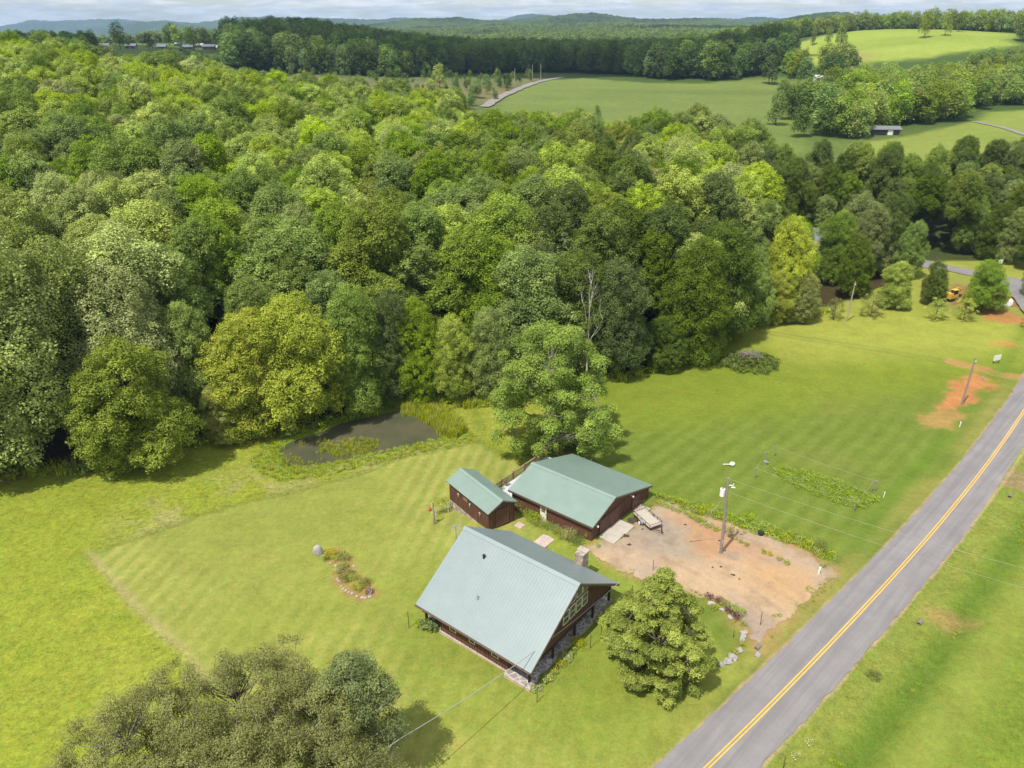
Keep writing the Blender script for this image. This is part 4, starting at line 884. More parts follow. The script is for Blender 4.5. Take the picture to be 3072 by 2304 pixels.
def batten_wall(p0,p1,z0,ztop,th=.12,m='siding',step=.3,side=1,zb=None):
    """wall along a straight line, ztop(t) gives the height of its top"""
    mb=MB(); p0=Vector((*p0,0)); p1=Vector((*p1,0)); L_=(p1-p0).length; d=(p1-p0)/L_; nrm=Vector((d.y,-d.x,0))*side
    ts=[0,1] if not callable(ztop) else None
    zt=ztop if callable(ztop) else (lambda t:ztop)
    n=max(1,int(L_/1.0)); brk=sorted(set([i/n for i in range(n+1)]+getattr(zt,'brk',[])))
    for i in range(len(brk)-1):
        a,b=brk[i],brk[i+1]; A_=p0+d*L_*a; B_=p0+d*L_*b; k=len(mb.v)
        for q,t in ((A_,a),(B_,b)):
            for off in (0,-th):
                mb.v.append((q.x+nrm.x*off,q.y+nrm.y*off,z0)); mb.v.append((q.x+nrm.x*off,q.y+nrm.y*off,zt(t)))
        mb.f+=[(k,k+4,k+5,k+1),(k+2,k+3,k+7,k+6),(k+1,k+5,k+7,k+3),(k,k+2,k+6,k+4)]
        if i==0: mb.f.append((k,k+1,k+3,k+2))
        if i==len(brk)-2: mb.f.append((k+4,k+6,k+7,k+5))
    nb=int(L_/step)
    for i in range(nb+1):
        t=(i*(L_-.06)/nb+.03)/L_; c=p0+d*L_*t+nrm*.018; zt_=min(zt(max(0,t-.02/L_)),zt(min(1,t+.02/L_)))-.01
        b=len(mb.v); w=d*.022; h=nrm*.018
        for zz_ in (z0+.01,zt_):
            for q in (c-w-h,c+w-h,c+w+h,c-w+h): mb.v.append((q.x,q.y,zz_))
        mb.f+=[tuple(b+i_ for i_ in q) for q in ((0,3,2,1),(4,5,6,7),(0,1,5,4),(1,2,6,5),(2,3,7,6),(3,0,4,7))]
    return mb
def window(par,plane,val,a0,a1,z0,z1,out=1,poly=None,muntin=True,name='window'):
    """window set into a wall plane ('x' = local e constant, 'y' = local s constant)"""
    P=poly or [(a0,z0),(a1,z0),(a1,z1),(a0,z1)]; cx_=sum(p[0] for p in P)/len(P); cz_=sum(p[1] for p in P)/len(P)
    f=MB(); inn=[]
    for p in P:
        dx,dz=cx_-p[0],cz_-p[1]; l=math.hypot(dx,dz); k=.065/l*1.25; inn.append((p[0]+dx*k,p[1]+dz*k))
    for i in range(len(P)):
        j=(i+1)%len(P); f.prism([P[i],P[j],inn[j],inn[i]],val-.02*out,val+.05*out,plane)
    if muntin and not poly:
        zm=(z0+z1)/2; f.prism([(a0+.07,zm-.03),(a1-.07,zm-.03),(a1-.07,zm+.03),(a0+.07,zm+.03)],val+.0,val+.045*out,plane)
    fo=f.build(name,M['cream'],par); g=MB().prism(inn,val+.005*out,val+.02*out,plane).build('pane',M['glass'],fo); return fo
# --- main house
HX,HY,HA=.667,54.287,R(-38.207)
house=empty('house',(HX,HY,0),HA,'chalet house with a large pale blue-green metal roof and stone porch, nearest the camera','house')
zl_,zt_=2.6,7.18; sw=6.9
mb=MB(); gable_roof(mb,-6.507,6.507,sw,sw,zl_,zl_,zt_,.1,.305); roof=mb.build('roof',M['roofA'],house)
mb=MB(); 
for s in (-1,1):
    mb.box(-6.5,6.5,min(s*(sw-.0),s*(sw+.02)),max(s*sw,s*(sw+.03)),zl_-.24,zl_-.02)
for e0 in (-6.53,6.49):
    for s in (-1,1): mb.prism([(0,zt_-.10),(s*sw,zl_-.10),(s*sw,zl_-.30),(0,zt_-.30)],e0,e0+.045,'x')
mb.build('fascia',M['fascia'],roof)
mb=MB().tube([(-6.5,-6.98,zl_-.08),(6.45,-6.98,zl_-.08)],.07,8); mb.build('gutter',M['fascia'],roof)
rz=lambda s:zt_-(zt_-zl_)*abs(s)/sw
mb=MB().tube([(-2.9,-1.5,rz(1.5)-.05),(-2.9,-1.5,rz(1.5)+.28)],.11,10).tube([(-2.9,-1.5,rz(1.5)+.27),(-2.9,-1.5,rz(1.5)+.34)],.15,10); mb.build('vent_pipe',M['black'],roof)
mb=MB().tube([(-1.25,-4.35,rz(4.35)-.05),(-1.25,-4.35,rz(4.35)+.42)],.055,8).tube([(-1.25,-4.35,rz(4.35)+.0),(-1.25,-4.35,rz(4.35)+.09)],.12,10); mb.build('vent_pipe',M['greym'],roof)
FL=.42
zt=lambda t:zl_-.14+.0; 
def side_top(s): return lambda t: rz(s)-.13
batten_wall((-4.26,-6.1),(3.53,-6.1),.26,side_top(6.12)).build('side_wall',M['siding'],house)
batten_wall((3.53,6.1),(-4.26,6.1),.26,side_top(6.12)).build('side_wall',M['siding'],house)
def gtop(t):
    s=-6.1+12.2*t; return rz(s)-.14
gtop.brk=[.5]
batten_wall((3.53,-6.1),(3.53,6.1),FL+.12,gtop).build('porch_wall',M['siding'],house)
batten_wall((-4.26,6.1),(-4.26,-6.1),.26,gtop).build('back_wall',M['siding'],house)
def gt2(t):
    s=-6.72+13.44*t; return rz(s)-.13
gt2.brk=[.5]
gb=2.02
up=batten_wall((5.8,-6.6),(5.8,6.6),gb,lambda t: max(gb+.03,rz(-6.6+13.2*t)-.13)); up.build('gable_wall',M['siding'],house)
mb=MB().box(5.66,5.86,-6.6,6.6,gb-.22,gb-.005).box(3.6,5.6,-6.55,-6.4,gb-.2,gb).box(3.6,5.6,6.4,6.55,gb-.2,gb); mb.build('porch_beam',M['darkwood'],house)
mb=MB().box(3.55,5.64,-6.55,6.55,gb+.0,gb+.05); mb.build('porch_ceiling',M['darkwood'],house)
batten_wall((-5.9,6.6),(-5.9,-6.6),gb,lambda t: max(gb+.03,rz(6.6-13.2*t)-.13)).build('gable_wall',M['siding'],house)
mb=MB().box(-5.96,-5.7,-6.6,6.6,gb-.22,gb-.005); mb.build('porch_beam',M['darkwood'],house)
for s in (-6.05,-2.72,.62,3.6,6.45): MB().box(5.66,5.84,s-.09,s+.09,FL-.35,gb-.22).build('porch_post',M['darkwood'],house)
for s in (-6.1,-2,2,6.1): MB().box(-6.1,-5.92,s-.09,s+.09,FL-.6,gb-.22).build('porch_post',M['darkwood'],house)
MB().box(3.5,6.15,-6.55,6.75,FL-.6,FL+.06).build('porch_floor',M['flag'],house)
MB().box(3.55,6.3,-6.72,-6.553,FL-.6,FL+.02).build('porch_step',M['found'],house)
MB().box(-6.4,-4.37,-6.0,6.3,FL-.9,.10).build('porch_floor',M['greyslab'],house)
MB().box(-4.36,3.48,-6.24,6.24,FL-.9,.255).build('foundation',M['found'],house)
for e0,e1 in ((-3.12,-2.35),(-.82,-.15),(1.72,2.5)): window(house,'y',-6.1,e0,e1,.98,1.5,-1,muntin=False)
for a0,a1 in ((-1.42,-.56),(-.46,.40),(.56,1.42),(1.52,2.38)): window(house,'x',5.83,a0,a1,3.16,4.5,1)
window(house,'x',5.83,0,0,0,0,1,poly=[(.56,4.82),(1.42,4.82),(1.42,6.02),(.56,6.42)])
window(house,'x',5.83,0,0,0,0,1,poly=[(1.52,4.82),(2.38,4.82),(2.38,5.32),(1.52,5.88)])
window(house,'x',5.83,0,0,0,0,1,poly=[(-.46,4.82),(.40,4.82),(.40,6.35),(-.46,5.98)])
window(house,'x',5.83,0,0,0,0,1,poly=[(-1.42,4.82),(-.56,4.82),(-.56,5.85),(-1.42,5.35)])
MB().box(3.53,3.6,.2,1.12,FL+.12,2.45).build('porch_door',M['cream'],house)
window(house,'x',3.55,2.2,3.4,1.2,1.95,1); window(house,'x',3.55,-3.6,-2.4,1.2,1.95,1)
chy=MB().box(1.75,2.65,6.42,7.5,0,4.15); cho=chy.build('chimney',M['field'],house)
MB().box(1.66,2.74,6.92,7.58,4.152,4.26).build('chimney_cap',M['concrete'],cho)
MB().tube([(2.0,7.2,4.26),(2.0,7.2,5.05)],.02,6).build('lightning_rod',M['greym'],cho)
# antenna beyond the rear gable
mb=MB().tube([(-7.1,-.6,0.4),(-7.1,-.6,7.5)],.03,6)
for z,l in ((7.3,.7),(7.0,.85),(6.8,.6)): mb.tube([(-7.1-l/2,-.6-l/2,z),(-7.1+l/2,-.6+l/2,z)],.018,5)
for k in range(5): mb.tube([(-7.1-.3+k*.15,-.6-.3+k*.15-.3,7.3),(-7.1-.3+k*.15,-.6-.3+k*.15+.3,7.35)],.014,5)
o=mb.build('antenna',M['greym']); o.location=(HX,HY,0); o.rotation_euler=(0,0,HA); tag(o,'grey television aerial on a thin mast behind the rear gable of the house','antenna')
def hloc(e,s,z=None):
    x_=HX+e*math.cos(HA)-s*math.sin(HA); y_=HY+e*math.sin(HA)+s*math.cos(HA); return (x_,y_,H1(x_,y_) if z is None else z)
# --- garage
GX,GY,GA=6.663,70.462,R(-38.853); gz=.75
def gloc(e,s,z=None):
    x_=GX+e*math.cos(GA)-s*math.sin(GA); y_=GY+e*math.sin(GA)+s*math.cos(GA); return (x_,y_,H1(x_,y_) if z is None else z)
gar=empty('garage',(GX,GY,0),GA,'long low brown workshop with a green metal roof and sliding doors, beside the gravel','garage')
zL,zR,zT=3.152,1.918,4.568; sL,sR=4.359,8.207
mb=MB(); gable_roof(mb,-5.595,5.595,sL,sR,zL,zR,zT,.1,.23); groof=mb.build('roof',M['roofB'],gar)
gm=lambda s:(zT+(zL-zT)*(-s)/sL) if s<0 else (zT+(zR-zT)*s/sR)
mb=MB().box(-5.59,5.59,-sL-.03,-sL+.0,zL-.25,zL-.02)
for e0 in (-5.62,5.58):
    mb.prism([(0,zT-.10),(-sL,zL-.10),(-sL,zL-.26),(0,zT-.26)],e0,e0+.04,'x'); mb.prism([(0,zT-.10),(sR,zR-.10),(sR,zR-.26),(0,zT-.26)],e0,e0+.04,'x')
mb.build('fascia',M['fascia'],groof)
batten_wall((-5.3,-4.0),(5.3,-4.0),-.6,lambda t:gm(-4.02)-.13).build('side_wall',M['siding'],gar)
batten_wall((5.3,7.9),(-5.3,7.9),-.6,lambda t:gm(7.92)-.13).build('rear_wall',M['siding'],gar)
def ggt(t): return gm(-4+11.9*t)-.13
ggt.brk=[4/11.9]
batten_wall((5.3,-4.0),(5.3,7.9),-.6,ggt).build('gable_wall',M['siding'],gar)
batten_wall((-5.3,7.9),(-5.3,-4.0),-.9,lambda t:gm(7.9-11.9*t)-.13).build('gable_wall',M['siding'],gar)
# sliding doors with brace timbers
for a0,a1 in ((-2.9,.25),(.35,1.5)):
    pass
mb=MB().box(5.34,5.40,-2.6,1.5,.75,2.75); 
sd=mb.build('sliding_door',M['siding'],gar)
mb=MB().box(5.402,5.44,-2.6,1.5,2.66,2.75).box(5.402,5.44,-2.6,1.5,.75,.87)
for q in (-2.6,-.62,-.48,1.38): mb.box(5.402,5.44,q,q+.12,.872,2.658)
for a,b in ((-2.45,-.65),(1.35,-.33)):
    mb.prism([(a,.9),(a+(.12 if b>a else -.12),.9),(b,2.62),(b-(.12 if b>a else -.12),2.62)],5.405,5.43,'x')
mb.build('door_brace',M['fascia'],sd)
mb=MB().box(5.36,5.42,-3.2,2.2,2.82,2.9); mb.build('door_rail',M['fascia'],gar)
d_=MB().box(5.34,5.39,4.1,5.65,.35,2.2).build('sliding_door',M['siding'],gar)
for s,z in ((-3.35,2.75),(3.75,2.72)):
    MB().tube([(5.33,s,z),(5.5,s,z)],.06,8).blob((5.58,s,z-.05),.14,3,.05).build('wall_lamp',M['white'],gar)
dr=MB().box(-1.32,-.5,-4.09,-4.04,.95,2.95).build('side_door',M['cream'],gar)
mb=MB(); 
for i in range(3):
    for j in range(3): mb.box(-1.16+i*.18,-1.02+i*.18,-4.112,-4.093,2.05+j*.26,2.27+j*.26)
mb.build('pane',M['glass'],dr); MB().blob((-.6,-4.15,1.95),.05,1,.02).build('door_knob',M['greym'],dr)
MB().box(-1.45,-.38,-4.35,-4.1,.55,.93).build('door_step',M['concrete'],gar)
# deck behind the garage with railing, flower pots
dk=empty('deck',(GX,GY,0),GA,'railed timber deck behind the garage with grey paving','deck')
MB().box(-9.0,-5.45,-3.6,7.6,.35,.55).build('deck_floor',M['greyslab'],dk)
mb=MB()
for (a,b,c_,d2) in ((-9.0,-3.6,-9.0,7.6),): pass
rail=MB().box(-9.06,-8.94,-3.6,7.6,1.5,1.58).box(-9.04,-8.96,-3.6,7.6,.66,.72)
for k in range(75): rail.box(-9.02,-8.98,-3.58+k*.15,-3.545+k*.15,.72,1.5)
rail.build('railing',M['tan'],dk)
for s in (-3.6,-1.4,.8,3.0,5.2,7.5): MB().box(-9.08,-8.92,s-.08,s+.08,-.8,1.66).build('railing_post',M['railing'],dk)
# --- shed
SX,SY,SA=-3.411,70.085,R(-52.91)
def sloc(e,s,z=None):
    x_=SX+e*math.cos(SA)-s*math.sin(SA); y_=SY+e*math.sin(SA)+s*math.cos(SA); return (x_,y_,H1(x_,y_) if z is None else z)
shed=empty('shed',(SX,SY,0),SA,'narrow brown shed on a rubble stone base with a green metal roof','shed')
zs_,zts,ss=3.3,4.223,1.971
mb=MB(); gable_roof(mb,-4.081,4.081,ss,ss,zs_,zs_,zts,.08,.23); sroof=mb.build('roof',M['roofB'],shed)
sm=lambda s:zts+(zs_-zts)*abs(s)/ss
mb=MB()
for e0 in (-4.11,4.07):
    for s in (-1,1): mb.prism([(0,zts-.08),(s*ss,zs_-.08),(s*ss,zs_-.2),(0,zts-.2)],e0,e0+.035,'x')
mb.build('fascia',M['fascia'],sroof)
batten_wall((-3.8,-1.7),(3.8,-1.7),.80,lambda t:sm(1.72)-.1).build('side_wall',M['siding'],shed)
batten_wall((3.8,1.7),(-3.8,1.7),.80,lambda t:sm(1.72)-.1).build('side_wall',M['siding'],shed)
def sgt(t): return sm(-1.7+3.4*t)-.1
sgt.brk=[.5]
batten_wall((3.8,-1.7),(3.8,1.7),.7,sgt).build('gable_wall',M['siding'],shed); batten_wall((-3.8,1.7),(-3.8,-1.7),.7,sgt).build('gable_wall',M['siding'],shed)
MB().box(-3.86,3.7,-1.76,1.76,-1.2,.79).build('stone_base',M['field'],shed)
dd_=MB().box(3.825,3.88,-.85,.95,1.05,3.05).build('shed_door',M['siding'],shed)
MB().box(3.885,3.91,-.85,.95,2.95,3.05).box(3.885,3.91,-.85,.95,1.05,1.13).prism([(-.75,1.15),(-.65,1.15),(.9,2.94),(.8,2.94)],3.885,3.905,'x').build('door_brace',M['fascia'],dd_)
MB().box(-.9,-.1,-1.8,-1.74,2.35,2.75).build('plaque',M['railing'],shed)
for k,(e_,z_) in enumerate(((-1.8,2.62),(.42,2.52),(2.35,2.42))):
    mb=MB().blob((0,0,0),(.17,.09,.13),k+2,.3,1).blob((.05,-.02,-.22),(.07,.06,.15),k+5,.3,1)
    o=mb.build('wall_ornament',M['rockw']); o.location=sloc(e_,-1.84,z_); o.rotation_euler=(0,0,SA); tag(o,('cow-skull-like pale ornament hanging on the shed wall, nearest the stone corner','pale ornament hanging mid-way along the shed wall','pale ornament on the shed wall nearest the door end')[k].replace('cow-skull-like ',''),'ornament','pale ornaments along the shed wall')
def flatbox(name,loc,rz,lx,ly,h,mat,label,cat,group=None,z=0):
    bm=bmesh.new(); bmesh.ops.create_cube(bm,size=1)
    for v in bm.verts: v.co=(v.co.x*lx,v.co.y*ly,(v.co.z+.5)*h)
    bmesh.ops.bevel(bm,geom=bm.edges[:],offset=min(.03,h*.2),segments=1,affect='EDGES'); me=bpy.data.meshes.new(name); bm.to_mesh(me); bm.free(); me.materials.append(M[mat])
    o=mobj(name,me); o.location=(loc[0],loc[1],loc[2]+z); o.rotation_euler=(0,0,rz); return tag(o,label,cat,group)
flatbox('concrete_slab',gloc(6.42,-1.92),GA,1.95,2.08,.16,'concrete','pale concrete slab at the garage doors, nearer the house','slab',z=-.04)
flatbox('concrete_slab',gloc(6.42,.22),GA,1.95,2.08,.16,'concrete','pale concrete slab at the garage doors, middle of three','slab',z=-.04)
flatbox('concrete_slab',gloc(6.25,4.85),GA,1.35,1.6,.14,'concrete','small concrete slab behind the trailer, farthest of three at the garage','slab',z=-.03)
px_,py_=Pz(1178,1165,.7); flatbox('stepping_slab',(px_,py_,H1(px_,py_)),HA,1.5,2.6,.08,'found','pinkish paved path slab between house and garage door','path slab',z=-.02)
px_,py_=Pz(1122,1134,.8); flatbox('stepping_slab',(px_,py_,H1(px_,py_)),HA,.9,.9,.08,'found','small stone step at the shed door','step',z=-.02)
# --- utility trailer
tx,ty,_=gloc(8.0,4.7); a=Vector(Pz(1378,1108,.9)); b=Vector(Pz(1418,1143,.9)); TA=math.atan2(b.y-a.y,b.x-a.x); c_=(a+b)/2
tr=empty('utility_trailer',(c_.x,c_.y,H1(c_.x,c_.y)),TA,'open utility trailer with plank bed and raised rear ramp, parked by the garage','trailer')
LT,WT=3.1,1.6
MB().box(-LT/2,LT/2,-WT/2,WT/2,.52,.58).build('bed',M['trailer'],tr)
mb=MB()
for s in (-WT/2,WT/2):
    mb.box(-LT/2,LT/2,s-.03,s+.03,.44,.52); mb.box(-LT/2,LT/2,s-.02,s+.02,.86,.90)
    for k in range(5): mb.box(-LT/2+.03+k*(LT-.1)/4,-LT/2+.07+k*(LT-.1)/4,s-.02,s+.02,.58,.86)
mb.box(LT/2-.03,LT/2+.03,-WT/2,WT/2,.44,.52).box(LT/2-.02,LT/2+.02,-WT/2,WT/2,.86,.90); mb.build('frame',M['rust'],tr)
mb=MB()
for k in range(8): mb.tube([(-LT/2-.02,-WT/2+.05+k*(WT-.1)/7,.58),(-LT/2-.12,-WT/2+.05+k*(WT-.1)/7,1.75)],.02,5)
for z in (.62,1.1,1.72): mb.tube([(-LT/2-.02-.085*(z-.58),-WT/2+.03,z),(-LT/2-.02-.085*(z-.58),WT/2-.03,z)],.024,5)
mb.build('ramp_gate',M['rust'],tr)
mb=MB().tube([(LT/2,-WT/2+.1,.48),(LT/2+1.0,0,.46)],.04,6).tube([(LT/2,WT/2-.1,.48),(LT/2+1.0,0,.46)],.04,6).tube([(LT/2+.95,0,.46),(LT/2+1.25,0,.46)],.05,6).tube([(LT/2+.9,.08,.02),(LT/2+.9,.08,.75)],.035,6); mb.build('drawbar',M['black'],tr)
for s in (-1,1):
    w=MB().tube([(.0,s*(WT/2+.05),.32),(.0,s*(WT/2+.25),.32)],.32,20).build('tyre',M['black'],tr); MB().tube([(.0,s*(WT/2+.14),.32),(.0,s*(WT/2+.262),.32)],.19,16).build('rim',M['white'],w)
    mb=MB(); 
    for k in range(8):
        a0=math.pi*k/8; a1=math.pi*(k+1)/8; r=.40; y0,y1=sorted((s*(WT/2+.02),s*(WT/2+.28)))
        mb.prism([(-math.cos(a0)*r,.32+math.sin(a0)*r),(-math.cos(a1)*r,.32+math.sin(a1)*r),(-math.cos(a1)*(r+.02),.32+math.sin(a1)*(r+.02)),(-math.cos(a0)*(r+.02),.32+math.sin(a0)*(r+.02))],y0,y1,'y')
    mb.build('mudguard',M['greym'],tr)
# --- utility poles and cables
pxp,pyp=Pz(1557,1195,.6); ptop=Vector((pxp-.35,pyp,9.75))
up=empty('utility_pole',(pxp,pyp,H1(pxp,pyp)),0,'tall grey utility pole with a transformer can standing in the gravel drive','utility pole')
def rel(p): return (p[0]-pxp,p[1]-pyp,p[2]-up.location.z)
MB().tube([(0,0,-.4),(-.17,0,4.6),rel(ptop)],[.17,.14,.11],10).build('pole',M['pole'],up)
tc_=MB().tube([rel((ptop.x-.42,ptop.y-.1,7.75)),rel((ptop.x-.42,ptop.y-.1,8.55))],.24,14).build('transformer',M['white'],up)
MB().tube([rel((ptop.x-.42,ptop.y-.1,8.55)),rel((ptop.x-.42,ptop.y-.1,8.85))],[.08,.04],8).build('bushing',M['railing'],tc_)
MB().tube([rel((ptop.x,ptop.y,8.9)),rel((ptop.x+.55,ptop.y-.1,8.95)),rel((ptop.x+.6,ptop.y-.1,9.15))],.04,6).tube([rel((ptop.x+.4,ptop.y-.1,8.72)),rel((ptop.x+.75,ptop.y-.15,8.72))],.07,6).build('cutout_arm',M['white'],up)
MB().tube([(.12,.1,0),(.1,.1,5),rel((ptop.x+.12,ptop.y+.1,8.0))],.03,6).build('conduit',M['greym'],up)
MB().box(-.12,.12,-.26,-.15,1.3,1.7).build('meter_box',M['greym'],up)
def cable(name,p,q,sag,label,r=.009,mat='wire',parts=24):
    p=Vector(p);q=Vector(q); pts=[p.lerp(q,i/parts)-Vector((0,0,sag*4*(i/parts)*(1-i/parts))) for i in range(parts+1)]
    return tag(MB().tube(pts,r,5).build(name,M[mat]),label,'cable')
cable('power_line',(ptop.x+.05,ptop.y,9.65),(63,40,9.6),1.2,'upper thin power cable running from the transformer pole across the road to the right')
cable('power_line',(ptop.x+.05,ptop.y,8.2),(63,38.7,8.2),1.3,'lower thin power cable running from the transformer pole across the road to the right')
cable('guy_wire',(ptop.x,ptop.y,7.9),(*Pz(1487,1172,.6),.6),0,'straight guy wire from the transformer pole down to the gravel',.018)
a=Vector((ptop.x,ptop.y,7.9)); b=Vector((*Pz(1487,1172,.6),.6)); 
tag(MB().tube([a.lerp(b,.70),a.lerp(b,1.0)],.045,6).build('guy_guard',M['yellowp']),'yellow plastic sleeve around the lower end of the guy wire','cable guard')
svc=Vector(hloc(5.9,6.2,2.75))
cable('service_cable',(ptop.x,ptop.y,7.6),svc,.7,'thin service cable from the transformer pole to the house eave',.007,'pole')
q1=Vector(hloc(6.6,6.7,2.9)); far_=Vector((*Pz(745,1659,6.5),6.5)); far2=far_+(far_-Vector(Pz(1150,1385,6.5)+(6.5,)))*.8
cable('telephone_cable',q1,Vector((*Pz(870,1592,6.2),6.2)),.9,'thick pale telephone cable crossing in front of the house and the lawn',.03,parts=40)
cable('telephone_cable',Vector((*Pz(870,1592,6.2),6.2)),far2,.2,'pale telephone cable passing over the dry branches of the bottom tree',.03)
def bare_pole(u,v,h,lean,label,mat='pole',extra=None,z0=None):
    x_,y_=Pz(u,v,z0 if z0 is not None else 0); z_=H1(x_,y_); e=empty('utility_pole',(x_,y_,z_),0,label,'utility pole'); MB().tube([(0,0,-.3),(lean,0,h)],[.15,.10],8).build('pole',M[mat],e)
    mb=MB().tube([(lean*.93,0,h-.5),(lean*.93,-.28,h-.45)],.05,6).blob((lean*.93,-.32,h-.4),.08,1,.05); mb.build('insulator',M['white'],e); return e
bare_pole(2077,875,7.4,0.05,'dark leaning pole rising from the bare red clay beside the road')
bare_pole(1830,685,7.7,.2,'pale bare pole at the far end of the lawn next to the willow','palebark')
# three far poles by the gravel road
for (u,v,l) in ((1106,228,'left'),(1171,178,'middle'),(1187,172,'right')):
    pass
for (u,v,lab) in ((1112,186,'nearest pale pole beside the far gravel road, left of three'),(1150,175,'middle one of three pale poles beside the far gravel road'),(1168,170,'farthest of three pale poles beside the far gravel road')):
    x_,y_=pt(u,v); e=empty('utility_pole',(x_,y_,H1(x_,y_)),0,lab,'utility pole','poles along the far gravel road'); MB().tube([(0,0,-.3),(0,0,10)],[.2,.14],6).build('pole',M['palebark'],e)
# --- thin rusty posts around the house with wire
def post(u,v,h,label,name='fence_post',mat='rust',r=.03,z0=.4):
    x_,y_=Pz(u,v,z0); z_=H1(x_,y_); o=MB().tube([(0,0,-.2),(random.uniform(-.04,.04),0,h)],r,5).build(name,M[mat]); o.location=(x_,y_,z_); tag(o,label,'post'); return Vector((x_,y_,z_+h))
random.seed(3)
PP=[post(883,1348,1.9,'rusty rod standing on the lawn at the left eave corner of the house'),
post(1160,1514,1.7,'rusty rod at the bottom front corner of the flower border'),
post(1275,1399,1.6,'rusty rod in front of the orange flowers of the porch border'),
post(1298,1378,1.5,'rusty rod near the round pale bush by the porch'),
post(1364,1292,1.5,'rusty rod between the porch corner and the maple','fence_post'),
post(1410,1238,1.3,'rusty rod just behind the top of the maple','fence_post'),
post(1642,1352,1.6,'dark rusty rod on the gravel near the rock border','fence_post'),
post(1583,1378,.9,'short rusty peg inside the rock border','fence_post'),
post(1692,1659,1.3,'rusty rod among the white flowers in the right ditch','fence_post')]
for k in (1,2,3): cable('fence_wire',PP[k]-Vector((0,0,.3)),PP[k+1]-Vector((0,0,.3)),.05,('thin wire strung between the bottom corner rod and the next one','thin wire strung between the two rods at the orange flowers','thin wire strung from the pale bush rod towards the porch corner')[k-1],.008,'rust')
# white marker posts, sign, culvert pipes
def marker(u,v,h,r,mat,label,cat='marker post',z0=.2,tilt=0):
    x_,y_=Pz(u,v,z0); z_=H1(x_,y_); o=MB().tube([(0,0,-.1),(tilt,0,h*.9)],r,8).tube([(tilt,0,h*.9),(tilt,0,h)],[r*1.25,r*.9],8).build('marker_post',M[mat]); o.location=(x_,y_,z_); return tag(o,label,cat)
marker(1767,1243,.85,.09,'white','stubby white marker post at the roadside corner of the gravel',z0=.3,tilt=.06)
marker(2074,918,.8,.07,'white','white marker post on the clay below the leaning pole')
marker(1909,1073,.8,.05,'white','short white stake just outside the garden enclosure corner')
marker(2121,820,.8,.1,'rock','grey stub post near the dirt path end')
sx_,sy_=Pz(2151,785,0.); sg=empty('sign',(sx_,sy_,H1(sx_,sy_)),R(20),'blank white board sign on two legs on the far lawn','sign')
MB().box(-.75,.75,-.03,.03,.55,1.45).build('board',M['white'],sg)
for s in (-.6,.6): MB().box(s-.04,s+.04,.032,.09,-.2,1.3).build('leg',M['rust'],sg)
def culvert(u,v,rz,label,z0=.1,r=.2):
    x_,y_=Pz(u,v,z0); z_=H1(x_,y_); n=14; mb=MB(); 
    for x0,x1,ro,ri in ((-.35,.35,r,r*.8),):
        b=len(mb.v)
        for xx in (x0,x1):
            for rr in (ro,ri):
                for k in range(n): mb.v.append((xx,math.cos(6.283*k/n)*rr,math.sin(6.283*k/n)*rr+r*.3))
        for k in range(n):
            k2=(k+1)%n; mb.f+=[(b+k,b+k2,b+2*n+k2,b+2*n+k),(b+n+k,b+3*n+k,b+3*n+k2,b+n+k2),(b+k,b+n+k,b+n+k2,b+k2),(b+2*n+k,b+2*n+k2,b+3*n+k2,b+3*n+k)]
    o=mb.build('culvert_pipe',M['planks']); o.location=(x_,y_,z_); o.rotation_euler=(0,0,rz); return tag(o,label,'pipe')
ra=math.atan2(rd_dir[1],rd_dir[0])
culvert(1636,1405,ra,'end of a concrete culvert pipe at the lower tip of the gravel drive'); culvert(1985,1352,ra,'culvert pipe end in the ditch right of the road, lower one'); culvert(2180,1078,ra,'culvert pipe end in the ditch near the right picture edge',r=.2)
